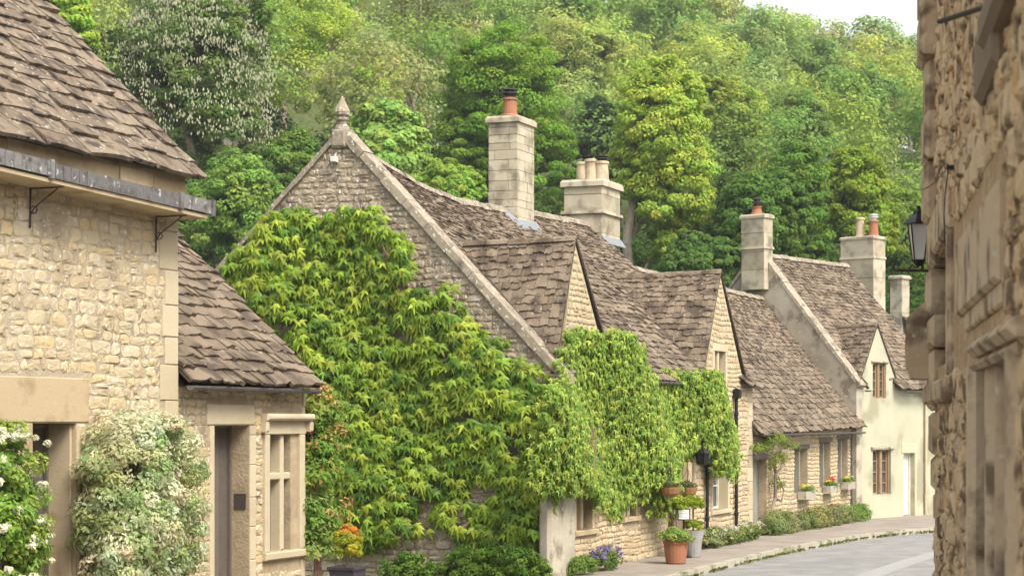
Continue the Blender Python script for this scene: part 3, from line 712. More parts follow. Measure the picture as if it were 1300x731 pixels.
# front wall
wins = {'w1': FW.rect(730, 752, 628, 672), 'w2': FW.rect(793, 807, 618, 655), 'dw1': FW.rect(741, 752, 470, 500), 'w3': FW.rect(904, 924, 588, 646), 'dw2': FW.rect(906, 921, 446, 505), 'w4': FW.rect(876, 886, 575, 640)}
for k_ in ('w4',): wins.pop(k_)
hBd = FW.rect(848, 866, 590, 700); hBd = (hBd[0], hBd[1] + .1, GB, hBd[3])
b = MB(); W2_ = wins['dw2']; HB = [wins['w1'], wins['w2'], hBd, wins['w3'], (W2_[0], W2_[1], W2_[2], zev)]
wall_body(b, FW, const(XB0 + .51), const(XB1), (GB - .4, zev), HB)
qb = quoins(b, FW, XB1, 1, GB, zev, 9, a=.3, b=.45)
rubble(b, FW, const(XB0 + .51), const(XB1), GB, zev, [(h[0] - .12, h[1] + .12, h[2] - .13, h[3] + .2) for h in HB] + qb, 51, rowh=(.09, .16), w=(.14, .42), out=.022, gap=.010)
for d in ((33.5, 3.12, 32.75, 1.0, 35.35, 1.0, []), (42.65, 3.16, 41.45, .95, 44.55, .95, [(W2_[0], W2_[1], zev, W2_[3])])):
    ax, az, lx, lz, rx_, rz_, hh = d; zb = zev; za = CZ + az
    Lf = lambda z, a=ax, l=lx: l + (a - l) * (z - zb) / (za - zb); Rf = lambda z, a=ax, r=rx_: r + (a - r) * (z - zb) / (za - zb)
    wall_body(b, FW, Lf, Rf, (zb, za - .04), hh, th=.3)
    rubble(b, FW, Lf, Rf, zb, za - .1, [(h[0] - .1, h[1] + .1, h[2] - .1, h[3] + .18) for h in hh], 52, rowh=(.09, .15), w=(.12, .3), out=.02, gap=.01)
b.fbox(FW, XB0 + .36, XB1 - .36, -2 * DB, -2 * DB + .4, GB - .3, zev)
pts = [FW.P(XB1 - .35, -.46, GB - .3), FW.P(XB1 - .35, -2 * DB, GB - .3), FW.P(XB1 - .35, -2 * DB, zev), FW.P(XB1 - .35, -DB, rz(XB1) - .1), FW.P(XB1 - .35, -.46, zev + .3)]
b.prism(pts, (.35, 0, 0))
b.build('front_wall', [M['mortarB'], M['stoneB'], M['ashlar']], B)
# corner buttress, smooth and pale
bt = MB(); s0 = FG.hit(683, 0, .35)[0]
zt = FG.hit(700, 600)[1]
o = [(s0, 0), (s0, .30), (s0 + .07, .42), (s0 + .20, .46), (.02, .44), (.14, .34), (.17, .16), (.17, -.7), (0.004, -.75), (0.004, 0)]
bt.add([FG.P(s, q, GB - .4) for s, q in o] + [FG.P(s - .01, q - .03, zt) for s, q in o], [tuple(range(10))[::-1], tuple(range(10, 20))] + [(i, (i + 1) % 10, 10 + (i + 1) % 10, 10 + i) for i in range(10)])
bt.build('buttress', M['cement'], B)
# roof
b = MB()
def sagf(u, t):
    x = XB0 + .12 + u * (XB1 + .1 - XB0 - .12); lin = rz(XB0) + (rz(XB1) - rz(XB0)) * u
    return (rz(x) - lin) * max(0, t) ** 1.2
dormer_cut = lambda p: True
tiles(b, (XB0 + .12, ye, zeB(XB0)), (XB1 + .1, ye, zeB(XB1)), (XB0 + .12, yr, rz(XB0)), (XB1 + .1, yr, rz(XB1)), 61, ex=(.19, .11), w=(.18, .36), th=.026, sag=sagf, rough=1.5,
      keep=lambda p: not ((32.9 < p.x < 35.1 and p.z < CZ + 3.0 - abs(p.x - 33.6) * 1.1 - .15 and p.y < V0 + 2.2) or (41.7 < p.x < 44.2 and p.z < CZ + 3.0 - abs(p.x - 42.7) * 1.1 - .15 and p.y < V0 + 2.2)))
tiles(b, (XB1 + .1, yr + DB + .2, zeB(XB1)), (XB0 + .12, yr + DB + .2, zeB(XB0)), (XB1 + .1, yr, rz(XB1)), (XB0 + .12, yr, rz(XB0)), 62, ex=(.24, .15), w=(.2, .4), sag=lambda u, t: sagf(1 - u, t))
b.build('roof', [M['tileB'], M['under']], B)
b = MB(); ridge(b, [(x, yr, CZ + z + .05) for x, z in ridgeX if x > XB0 + .1] , rad=.12, seed=4); b.build('ridge_stones', M['coping'], B)
# coping on gable verge
b = MB()
def coping(b, fr, P0, P1, wid=(-.34, .07), th=.10, n=9, seed=1, upl=.06):
    rnd = random.Random(seed); a = Vector((P0[0], P0[1])); c = Vector((P1[0], P1[1])); d = (c - a); ln = d.length; d = d / ln; nn = Vector((-d.y, d.x))
    if nn.y < 0: nn = -nn
    for i in range(n):
        p = a + d * (ln * i / n + .004); q = a + d * (ln * (i + 1) / n - .004); o = rnd.uniform(-.006, .01); t = th + rnd.uniform(-.012, .012)
        lo0, lo1 = p + nn * (upl - t), q + nn * (upl - t); h0, h1 = p + nn * (upl + o), q + nn * (upl + o)
        b.box8([fr.P(lo0.x, wid[1] + o, lo0.y), fr.P(lo1.x, wid[1] + o, lo1.y), fr.P(lo1.x, wid[0], lo1.y), fr.P(lo0.x, wid[0], lo0.y), fr.P(h0.x, wid[1] + o - .012, h0.y), fr.P(h1.x, wid[1] + o - .012, h1.y), fr.P(h1.x, wid[0], h1.y), fr.P(h0.x, wid[0], h0.y)])
coping(b, FG, (sag_, zap + .02), (.16, zev - .10), n=10, seed=2, upl=.10, th=.13)
coping(b, FG, (sag_, zap + .02), (sag_ - DB * 1.12, zev - .1), n=10, seed=3, upl=.05, th=.09)
# kneeler
b.fbox(FG, -.12, .3, -.3, .09, zev - .22, zev - .06, bev=.03)
b.build('verge_coping', M['coping'], B)
b = MB(); q = FG.P(sag_, -.08, zap)
b.fbox(FG, sag_ - .15, sag_ + .15, -.26, .095, zap - .25, zap + .08, bev=.04)
b.lathe(q, [(.15, .08), (.13, .13), (.085, .17), (.08, .22), (.12, .25), (.12, .28), (.085, .30), (.13, .34), (.145, .39), (.125, .46), (.08, .54), (.035, .62), (.008, .67)], 8)
b.build('finial', M['coping'], B)
# small floodlight and old boss below the apex
b = MB(); s_, z_ = FG.hit(427, 203); b.fbox(FG, s_ - .07, s_ + .05, .02, .12, z_ - .05, z_ + .05, bev=.015); b.tube([FG.P(s_, 0, z_ + .12), FG.P(s_, .06, z_ + .06)], .015, 6)
tag(b.build('floodlight', M['white'], origin=FG.P(s_, 0, z_)), 'small white security light below the finial of the creeper gable', 'light')
# chimneys of B
FX = FG
c1f = Fr(0, 0, R(-90))
def stack(parent, px0, pxc, pxr, py_top, ycen, zbot, seed, **k):
    """front face px0..pxc seen end-on, side face pxc..pxr; centred on y=ycen"""
    # find x of the front plane so that the width centre falls at ycen
    best = None
    for i in range(400):
        x = 30 + i * .1; fr = Fr(x, 0, R(-90)) if 'rot' not in k else None
        s0 = fr.hit(px0, 0)[0]; s1 = fr.hit(pxc, 0)[0]; e = abs(-(s0 + s1) / 2 - ycen)
        if best is None or e < best[0]: best = (e, x, s0, s1)
    _, x, s0, s1 = best; fr = Fr(x, 0, R(-90)); zt = fr.hit((px0 + pxc) / 2, py_top)[1]
    side = Fr(0, -s1, 0.0); x2 = side.hit(pxr, 0)[0]
    return fr, s0, s1, -(x2 - x), 0.0, zt
fr, s0, s1, o0, o1, zt = stack(B, 620, 657, 678, 147, yr - .05, 0, 1)
chimney(B, fr, s0, s1, o0, o1, rz(39.5) - 1.2, zt, 71, cap=.14)
cx, cy = fr.P((s0 + s1) / 2, (o0 + o1) / 2, 0)[:2]
CH1 = (cx, cy)
pot(B.children[-1], cx - .2, cy - .05, zt - .01, .16, .42, M['terra'], (M['soot'], .2))
b = MB()
for (a0, a1) in (((s0 - .05), (s1 + .06)),):
    pass
xf = fr.P(0, 0, 0)[0]
# flashing following the slope on the camera side and the street side
def roofz(x, y): return zeB(x) + (rz(x) - zeB(x)) * max(0, min(1, (y - ye) / (yr - ye)))
def fl(b, x0, y0, x1, y1, wdt=.10, up=.03, n=6, rf=roofz):
    for i in range(n):
        t0, t1 = i / n, (i + 1) / n - .004
        xa, ya, xb_, yb_ = x0 + (x1 - x0) * t0, y0 + (y1 - y0) * t0, x0 + (x1 - x0) * t1, y0 + (y1 - y0) * t1
        za, zb_ = rf(xa, ya), rf(xb_, yb_); nx, ny = (y1 - y0), -(x1 - x0); l_ = math.hypot(nx, ny); nx, ny = nx / l_ * wdt, ny / l_ * wdt
        b.box8([(xa, ya, za + up), (xb_, yb_, zb_ + up), (xb_ + nx, yb_ + ny, rf(xb_ + nx, yb_ + ny) + up), (xa + nx, ya + ny, rf(xa + nx, ya + ny) + up), (xa, ya, za + up + .09), (xb_, yb_, zb_ + up + .09), (xb_ + nx, yb_ + ny, rf(xb_ + nx, yb_ + ny) + up + .02), (xa + nx, ya + ny, rf(xa + nx, ya + ny) + up + .02)])
y_a, y_b = -s1 - .0, min(-s0, yr)
fl(b, xf - .01, y_b, xf - .01, y_a - .12, .16, .035); fl(b, xf - .1, y_a + .0, xf + (-o0) + .12, y_a, .14, .035)
b.build('flashing', M['flash'], B)
fr, s0, s1, o0, o1, zt = stack(B, 716, 764, 787, 228, yr + .05, 0, 1)
ch = chimney(B, fr, s0, s1, o0, o1, rz(44) - 1.6, zt, 72, cap=.16, mid=zt - .80, blocks=False, flare=.07)
for i, (u, hh, cw) in enumerate(((.18, .5, None), (.5, .56, None), (.84, .5, (M['soot'], .14)))):
    q = fr.P(s0 + (s1 - s0) * (.12 + .76 * u), (o0 + o1) / 2, 0); pot(ch, q[0], q[1], zt - .01, .17 + .02 * (i == 1), hh, M['terra_pale'], cw)
b = MB(); xf = fr.P(0, 0, 0)[0]; fl(b, xf, -s1, xf - o0 + .1, -s1, .12, .03); b.build('flashing', M['flash'], B)
# dormer roofs
def dormer_roof(parent, ax, az, lx, lz, rx_, rz_, back, seed, fr=FW, m='tileB', ex=(.17, .12), w=(.16, .32)):
    b = MB(); f = .03; rbz = -.05
    RF = fr.P(ax, f, az); RK = fr.P(ax, -back, az + rbz)
    E0 = fr.P(lx, f, lz); E1 = fr.P(lx, -back, lz); E2 = fr.P(rx_, f, rz_); E3 = fr.P(rx_, -back, rz_)
    tiles(b, E0, E1, RF, RK, seed, ex=ex, w=w, th=.022, rough=1.3, dt=.02); tiles(b, E3, E2, RK, RF, seed + 1, ex=ex, w=w, th=.022, dt=.02)
    ridge(b, [RF, RK], rad=.08, seed=seed); return b.build('dormer_roof', [M[m], M['under']], parent)
dormer_roof(B, 33.5, CZ + 3.2, 32.55, CZ + 1.02, 35.5, CZ + 1.0, 2.9, 81)
dormer_roof(B, 42.65, CZ + 3.24, 41.3, CZ + .98, 44.75, CZ + .95, 2.9, 83)
for ax, lx, az in ((33.5, 32.55, 3.15), (42.65, 41.3, 3.2)):
    # lead valley where the dormer meets the main roof
    pts = []
    for k in range(9):
        t = k / 8; x = ax + (lx - ax) * t; z = CZ + az + (1.0 - az) * t
        y = ye + (z - zeB(x)) / (rz(x) - zeB(x)) * (yr - ye); pts.append((x - .05, y, roofz(x - .05, y) + .045))
    b = MB(); b.tube(pts, .035, 5); b.build('valley', M['under'], B)
window(B, FW, wins['w1'], m='ashlar_warm', lights=2, rec=.12, mull=.1, glass='glass_pale')
window(B, FW, wins['w2'], m='ashlar_warm', lights=2, rec=.12, mull=.1, glass='glass_pale')
window(B, FW, wins['w3'], m='ashlar', lights=1, rec=.2, glass='glass', frame='white', bars=1, lintel=.2)
window(B, FW, wins['dw2'], m='ashlar', lights=2, rec=.1, mull=.12, glass='glass', frame='wood_brown')
door(B, FW, hBd, M['oxblood'], rec=.25, planks=4, gap=.12)
b = MB(); s_ = hBd[1]; b.fbox(FW, s_ + .02, s_ + .28, -.1, .10, GB, hBd[3] + .05, bev=.02); b.fbox(FW, s_ + .55, s_ + .68, -.1, .05, GB + 1.0, hBd[3] + .1, bev=.02)
b.build('door_surround', M['ashlar_warm'], B)
zg2 = FW.hit(930, 486, .2)[1]
gutter(B, FW, 35.6, 41.2, .24, zeB(40) - .02, r=.045, m='gutterpvc'); gutter(B, FW, 44.6, XB1 + .12, .24, zeB(40) - .02, r=.045, m='gutterpvc')
pipe(B, FW, FW.hit(936, 0, .1)[0], GB + .05, zeB(45) - .05, out=.08, hopper=True)
pipe(B, FW, FW.hit(899, 0, .1)[0], GB + .05, FW.hit(899, 560)[1], out=.08)
tag(thing('wall_lantern', 'black lantern hanging under the creeper above the oxblood door', 'lantern', FW.P(hBd[0] + 1.4, .3, FW.hit(868, 590)[1])))
Lr = [o for o in C.objects if o.name == 'wall_lantern'][0]; p = wloc(Lr)
b = MB(); b.lathe((p.x, p.y, p.z), [(.10, 0), (.13, .02), (.15, .22), (.17, .24), (.05, .34), (.02, .38)], 6); b.build('lantern_case', M['black'], Lr)
b = MB(); b.tube([FW.P(hBd[0] + 1.4, 0, p.z + .42), (p.x, p.y, p.z + .42), (p.x, p.y, p.z + .36)], .014, 6); b.build('bracket', M['black'], Lr)

# ================================================================== COTTAGE C
XK0, XK1 = XB1 + .01, XC
GC = gz(50) + .12
K = thing('low_cottage', 'low honey stone cottage with three boxed windows between the two gabled houses', 'cottage', (51, V0, GC))
FC = Fr(0, V0 + .12, 0)
hk = [FC.rect(1008, 1025, 570, 625), FC.rect(1040, 1054, 561, 618), FC.rect(1063, 1076, 557, 613)]
hkd = FC.rect(952, 973, 583, 690); hkd = (hkd[0], hkd[1], GC, hkd[3])
ze1 = CZ - .30; ze2 = CZ - .14
zeC = ze1 + .12
b = MB(); wall_body(b, FC, const(XK0), const(XK1 + .1), (GC - .4, zeC), hk + [hkd], th=.5)
rubble(b, FC, const(XK0), const(XK1 + .1), GC, zeC, [(h[0] - .005, h[1] + .005, h[2] - .06, h[3] + .13) for h in hk] + [(hkd[0], hkd[1], hkd[2], hkd[3] + .15)], 91, rowh=(.08, .13), w=(.14, .34), out=.022, gap=.010)
yC = V0 + 2.95; zrC0 = CZ + 3.55; zrC1 = CZ + 3.5
house_shell(b, FC, XK0, XK1, 5.9, GC - .3, zeC, zrC0 - .2)
b.build('wall', [M['mortarB'], M['stoneB']], K)
b = MB(); tiles(b, (XK0 - .1, V0 - .22, ze1), (XK1 + .25, V0 - .22, ze2), (XK0, yC, zrC0), (XK1 + .9, yC, zrC1), 92, ex=(.19, .11), w=(.18, .36), th=.026, rough=1.5, sag=lambda u, t: -.08 * math.sin(u * math.pi) * math.sin(t * math.pi))
tiles(b, (XK1 + .2, yC + 3.2, ze2), (XK0, yC + 3.2, ze1), (XK1 + .9, yC, zrC1), (XK0, yC, zrC0), 93, ex=(.24, .16))
b.build('roof', [M['tileB'], M['under']], K)
b = MB(); ridge(b, [(XK0, yC, zrC0 + .05), (XK1 + .9, yC, zrC1 + .05)], seed=9); b.build('ridge_stones', M['coping'], K)
for i, h in enumerate(hk):
    w_ = window(K, FC, h, m='wood_grey', lights=2, rec=.32, jamb=0.0, mull=.05, sill=False, lintel=.001, proud=-.22, glass='glass_pale', frame='wood_grey', bars=2)
    b = MB(); b.fbox(FC, h[0] - .14, h[1] + .14, -.3, .035, h[3] + .002, h[3] + .12, bev=.01); b.build('lintel', M['wood_dark'], K)
door(K, FC, hkd, M['wood_grey'], rec=.2, planks=5)
b = MB(); b.fbox(FC, hkd[0] - .15, hkd[1] + .15, -.3, .035, hkd[3] + .002, hkd[3] + .15, bev=.01); b.build('lintel', M['wood_dark'], K)
gutter(K, FC, XK0 + .1, XK1 + .05, .34, (ze1 + ze2) / 2 - .06, r=.05)
pipe(K, FC, XK1 - .25, GC, ze2 - .1, m='gutterpvc', r=.035, out=.06)

# ================================================================== COTTAGE D (cream)
GD = gz(58) + .12
D = thing('cream_cottage', 'pale cream rendered cottage with one gabled dormer at the far end of the row', 'cottage', FD.P(2, 0, GD))
s1D = SD1 + .9
zeD = FD.hit(1150, 492)[1]
apS = 3.3
zrD = FD.hit(1020, 330, -3.2)[1]
hd1 = FD.rect(1108, 1131, 571, 627); hdd = FD.rect(1147, 1161, 575, 700); hdd = (hdd[0], hdd[1], GD, hdd[3]); hdm = FD.rect(1108, 1125, 461, 505)
dl, dr_, da = FD.hit(1094, 0)[0], FD.hit(1136, 0)[0], FD.hit(1113.5, 0)[0]; dz = FD.hit(1113, 415)[1]
b = MB(); wall_body(b, FD, const(0.0), const(s1D), (GD - .4, zeD), [hd1, hdd] + ([(hdm[0], hdm[1], hdm[2], zeD)] if hdm[2] < zeD else []), th=.4)
Lf = lambda z: dl if z < zeD + .3 else dl + (da - .02 - dl) * (z - zeD - .3) / (dz - zeD - .3); Rf = lambda z: dr_ if z < zeD + .3 else dr_ + (da + .02 - dr_) * (z - zeD - .3) / (dz - zeD - .3)
wall_body(b, FD, Lf, Rf, (zeD, zeD + .3, dz - .04), [(hdm[0], hdm[1], zeD, hdm[3])], th=.4)
b.fbox(FD, .4, s1D - .36, -6.6, -6.2, GD - .3, zeD, 0)
pts = [FD.P(s1D - .35, -.42, GD - .3), FD.P(s1D - .35, -6.6, GD - .3), FD.P(s1D - .35, -6.6, zeD), FD.P(s1D - .35, -apS, zrD - .12), FD.P(s1D - .35, -.42, zeD + .2)]
b.prism(pts, Vector(FD.P(.35, 0, 0)) - Vector(FD.P(0, 0, 0)))
b.build('wall', M['cream'], D)
# near gable with grey cement face rising over the low cottage
b = MB(); pts = [FD.P(-.02, .02, GD - .3), FD.P(-.02, -6.6, GD - .3), FD.P(-.02, -6.6, zeD), FD.P(-.02, -apS, zrD + .12), FD.P(-.02, .02, zeD + .05)]
b.prism(pts, Vector(FD.P(.30, 0, 0)) - Vector(FD.P(0, 0, 0)))
FDG = Fr(*FD.P(0, 0, 0)[:2], FD.a + R(-90))
b.build('gable_wall', M['cement'], D)
b = MB()
coping(b, FDG, (-apS, zrD + .12), (.1, zeD - .02), wid=(-.30, .05), n=8, seed=12, upl=.09, th=.09); coping(b, FDG, (-apS, zrD + .12), (-6.7, zeD), wid=(-.30, .05), n=8, seed=13, upl=.09, th=.09)
b.build('verge_coping', M['coping'], D)
b = MB()
q0 = FD.P(.28, .25, zeD - .05); q1 = FD.P(s1D + .1, .25, zeD - .05); q2 = FD.P(.28, -apS, zrD); q3 = FD.P(s1D + .1, -apS, zrD - .05)
def keepD(p):
    dx_, dy_ = p.x - FD.o[0], p.y - FD.o[1]; S_ = dx_ * FD.d[0] + dy_ * FD.d[1]; return not (dl + .05 < S_ < dr_ - .05 and p.z < dz - abs(S_ - da) * 1.6 - .1)
tiles(b, q0, q1, q2, q3, 101, ex=(.19, .11), w=(.18, .36), th=.026, rough=1.4, keep=keepD)
tiles(b, FD.P(s1D, -6.8, zeD), FD.P(.28, -6.8, zeD), q3, q2, 102, ex=(.24, .16))
b.build('roof', [M['tileB'], M['under']], D)
b = MB(); ridge(b, [Vector(q2) + Vector((0, 0, .05)), Vector(q3) + Vector((0, 0, .05))], seed=19); b.build('ridge_stones', M['coping'], D)
dormer_roof(D, da, dz + .10, dl - .14, zeD + .12, dr_ + .14, zeD + .12, 2.2, 104, fr=FD)
window(D, FD, hd1, m='wood_brown', lights=2, rec=.12, jamb=.0, mull=.12, sill=False, lintel=.001, proud=-.06, glass='glass_pale', frame='wood_brown', bars=3)
window(D, FD, hdm, m='wood_brown', lights=2, rec=.08, jamb=.0, mull=.10, sill=False, lintel=.001, proud=-.03, glass='glass_pale', frame='wood_brown', bars=3)
b = MB(); b.fbox(FD, hd1[0] - .1, hd1[1] + .1, -.1, .07, hd1[3] + .003, hd1[3] + .09, bev=.02); b.build('drip_mould', M['coping'], D); b = MB(); b.fbox(FD, hdm[0] - .08, hdm[1] + .08, -.1, .05, hdm[3] + .003, hdm[3] + .06, bev=.02); b.build('drip_mould', M['coping'], D)
dd = door(D, FD, hdd, M['white'], rec=.18, planks=1)
b = MB(); b.fbox(FD, hdd[0] - .12, hdd[1] + .14, -.1, .02, hdd[3] + .003, hdd[3] + .28, bev=.01); b.fbox(FD, hdd[1] + .002, hdd[1] + .1, -.3, .02, GD, hdd[3], bev=.01); b.build('door_surround', M['ashlar'], D)
gutter(D, FD, dr_ + .1, s1D, .30, zeD - .1, r=.05)
gutter(D, FD, 0.02, dl - .05, .30, zeD - .1, r=.05)
pipe(D, FD, FD.hit(1173, 0)[0], GD, zeD - .12, m='ashlar', r=.04, out=.06)
def dstack(px0, pxc, pxr, py, back, zb, seed, **k):
    best = None
    for i in range(300):
        s = -1 + i * .04; f2 = Fr(*FD.P(s, 0, 0)[:2], FD.a - R(90)); a = f2.hit(px0, 0)[0]; c = f2.hit(pxc, 0)[0]; e = abs(-(a + c) / 2 - back)
        if best is None or e < best[0]: best = (e, s, a, c)
    _, s, a, c = best; f2 = Fr(*FD.P(s, 0, 0)[:2], FD.a - R(90)); zt = f2.hit((px0 + pxc) / 2, py)[1]
    f3 = Fr(*FD.P(0, c, 0)[:2], FD.a); x2 = f3.hit(pxr, 0)[0] - s
    return f2, a, c, -x2, zt
f2, a, c, o0, zt = dstack(941, 970, 981, 272, apS + .0, 0, 1)
ch = chimney(D, f2, a, c, o0, 0.0, zrD - 1.0, zt, 111, cap=.12, mid=zt - 1.0, blocks=False, flare=.04, m='chim')
q = f2.P((a + c) / 2, o0 / 2, 0); pot(ch, q[0], q[1], zt - .01, .15, .24, M['terra'], (M['soot'], .26))
f2, a, c, o0, zt = dstack(1067, 1109, 1124, 300, apS + .1, 0, 1)
ch = chimney(D, f2, a, c, o0, 0.0, zrD - 1.4, zt, 112, cap=.10, mid=zt - .70, blocks=False, flare=.03, m='chim')
q = f2.P(a + (c - a) * .42, o0 / 2, 0); pot(ch, q[0], q[1], zt - .01, .14, .62, M['terra_pale'])
q = f2.P(a + (c - a) * .82, o0 / 2, 0); pot(ch, q[0], q[1], zt - .01, .16, .5, M['terra'], (M['alu'], .2))
# house further on, mostly hidden: its chimney stands above the verge
E = thing('far_house', 'house hidden behind the cream cottage, its slim grey chimney above the verge', 'house', FD.P(9, -5, GD))
x2, y2 = world_rd((1140 - 650) / F * 70, 70); fe = Fr(x2, y2, R(-90 - 19))
a, z_ = fe.hit(1130, 350); c, _ = fe.hit(1145, 350)
chimney(E, fe, a, c, -.5, 0, z_ - 2.2, z_, 121, cap=.12, blocks=False, m='cement')
b = MB(); f4 = Fr(x2, y2, R(-19)); zz = fe.hit(1140, 398)[1]
b.fbox(f4, .02, 3, -2.5, 2.5, GD - .3, zz - 2.4); b.build('wall', M['cream'], E)
b = MB(); tiles(b, f4.P(0, 2.8, zz - 2.5), f4.P(3, 2.8, zz - 2.5), f4.P(0, 0, zz), f4.P(3, 0, zz), 122); tiles(b, f4.P(3, -2.8, zz - 2.5), f4.P(0, -2.8, zz - 2.5), f4.P(3, 0, zz), f4.P(0, 0, zz), 123); b.build('roof', [M['tileB'], M['under']], E)

# ================================================================== RIGHT-HAND BUILDING (near, seen at a grazing angle)
fx, fy = world_rd((1187 - 650) / F * 14, 14); nx_, ny_ = world_rd((1300 - 650) / F * 7, 7)
FR = Fr(fx, fy, math.atan2(ny_ - fy, nx_ - fx))
GR = gz(10)
Q = thing('rubble_house', 'rough ochre rubble house wall close on the right edge of the view', 'house', (fx, fy, GR))
rs_ = lambda px, o=0.0: FR.hit(px, 0, o)[0]
def rr(x0, x1, y0, y1, out=0.0):
    a, c = rs_(x0, out), rs_(x1, out); m = (x0 + x1) / 2; return (a, c, FR.hit(m, y1, out)[1], FR.hit(m, y0, out)[1])
o1_ = rr(1186, 1208, 318, 463); o2_ = rr(1240, 1294, 452, 900); o2_ = (o2_[0], o2_[1], GR + .9, o2_[3])
b = MB(); S1 = rs_(1300) + 3.2; zT = CZ + 4.2
wall_body(b, FR, const(0.0), const(S1), (GR - .5, zT), [o1_, o2_], th=.5)
qs = []
rnd = random.Random(77); z = GR - .2; i = 0
while z < zT:      # big dressed corner stones, uneven faces
    h = rnd.uniform(.20, .42); lean = .030 * (z - CZ); wd = (.38, .62)[i % 2] * rnd.uniform(.85, 1.2)
    if not (CZ + .0 < z < CZ + 1.25 and False): b.fbox(FR, -.06 - .05 * rnd.random() - .0, wd, -.4, .035 + lean * .9 + rnd.uniform(-.012, .02), z + .006, z + h - .006, 2, bev=.03)
    qs.append((-.1, wd, z, z + h)); z += h; i += 1
ex_ = [o1_, o2_, rr(1180, 1214, 300, 470), rr(1208, 1280, 262, 450)]
rubble(b, FR, const(0), const(S1), GR - .2, zT, ex_ + qs, 131, rowh=(.08, .19), w=(.12, .42), out=.018, gap=.005, rough=2.4)
b.fbox(FR, -12.0, -.02, -6.0, -.75, GR - .5, zT, 0); b.fbox(FR, .02, S1, -5.5, -.51, GR - .5, zT, 0)
b.build('wall', [M['mortarR'], M['stoneR'], M['ashR']], Q)
# far window: shouldered stone surround
b = MB(); s0, s1, z0, z1 = o1_
b.fbox(FR, s0 - .22, s0, -.3, .03, z0 - .1, z1 + .02, bev=.02); b.fbox(FR, s1, s1 + .25, -.3, .035, z0 - .1, z1 + .02, bev=.02); b.fbox(FR, s0 - .25, s1 + .27, -.3, .045, z1 + .022, z1 + .30, bev=.02); b.fbox(FR, s0 - .25, s1 + .27, -.3, .07, z0 - .24, z0 - .102, bev=.02)
b.prism([FR.P(s0 + .001, -.25, z1), FR.P(s0 + .35, -.25, z1), FR.P(s0 + .001, -.25, z1 - .3)], Vector(FR.P(0, .02, 0)) - Vector(FR.P(0, -.25, 0)))
w1 = b.build('window', M['ashR'], Q)
b = MB(); b.add([FR.P(s0, -.22, z0), FR.P(s1, -.22, z0), FR.P(s1, -.22, z1), FR.P(s0, -.22, z1)], [(0, 1, 2, 3)]); b.build('pane', M['glass'], w1)
# near window with heavy lintel block, ledge and stone mullions
b = MB(); s0, s1, z0, z1 = o2_
q1 = rr(1212, 1262, 268, 420, .05); b.fbox(FR, q1[0], q1[1], -.2, .05, FR.hit(1236, 372, .08)[1], q1[3], bev=.02); b.fbox(FR, q1[0] + .3, q1[1] + .1, -.2, .02, q1[2] + .05, FR.hit(1236, 373, .05)[1], bev=.01)
lz = FR.hit(1250, 436, .11)[1]
b.fbox(FR, rs_(1226, .08), rs_(1278, .08), -.1, .08, lz, lz + .07, bev=.03); b.fbox(FR, rs_(1230, .045), rs_(1284, .045), -.1, .045, lz - .05, lz - .002, bev=.02)
n = 4
for i in range(n + 1):
    m0 = s0 + (s1 - s0) * i / n; wd = .11 if i in (0, n) else .075
    b.fbox(FR, m0 - wd, m0 + wd, -.24, .045 if i in (0, n) else .0, z0, z1 + .02, bev=.035)
b.fbox(FR, s0 - .2, s1 + .2, -.3, .1, z0 - .16, z0 - .002, bev=.02)
w2 = b.build('window', M['ashR'], Q)
b = MB(); b.add([FR.P(s0, -.16, z0), FR.P(s1, -.16, z0), FR.P(s1, -.16, z1), FR.P(s0, -.16, z1)], [(0, 1, 2, 3)]); b.build('pane', M['glass'], w2)
# corner corbel (kneeler) projecting left of the corner
b = MB(); fk = FR
k0 = FR.hit(1150, 0, .0)
def kp(px, py, out=.0, d=13.6):   # points on a plane square to the view direction of the wall end
    return (px, py)
fe2 = Fr(*world_rd((1177 - 650) / F * 13.9, 13.9), math.atan2(-CS, SN))   # plane facing the viewer at the corner
pr = [(1186, 372), (1172, 384), (1151, 404), (1148.5, 440), (1150, 466), (1157, 478), (1172, 478), (1186, 470)]
pts = [fe2.P(*(lambda h: (h[0], 0, h[1]))(fe2.hit(x, y))) for x, y in pr]
b.prism(pts, Vector((*world_rd(.42 * .195, .42), 0)))
pr = [(1152, 467), (1186, 463), (1186, 474), (1176, 481), (1156, 480)]
pts = [fe2.P(*(lambda h: (h[0], .03, h[1]))(fe2.hit(x, y, .03))) for x, y in pr]
b.prism(pts, Vector((*world_rd(.40 * .195, .40), 0)))
b.build('corbel', M['ashR'], Q)
# dark corbels and iron at the top
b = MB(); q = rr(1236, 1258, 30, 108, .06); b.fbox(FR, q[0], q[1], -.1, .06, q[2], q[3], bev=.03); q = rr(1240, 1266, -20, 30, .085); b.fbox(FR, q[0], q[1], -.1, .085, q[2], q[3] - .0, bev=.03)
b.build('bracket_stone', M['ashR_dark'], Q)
b = MB(); p0 = FR.P(rs_(1252, .05), 0, FR.hit(1252, 4, .05)[1]); p1 = FR.P(rs_(1215, .1) , .18, FR.hit(1190, 13, .2)[1]); b.tube([p0, p1], .012, 6)
tag(b.build('iron_rod', M['iron'], origin=p0), 'thin iron rod sticking out of the rubble wall at the top right corner', 'rod')
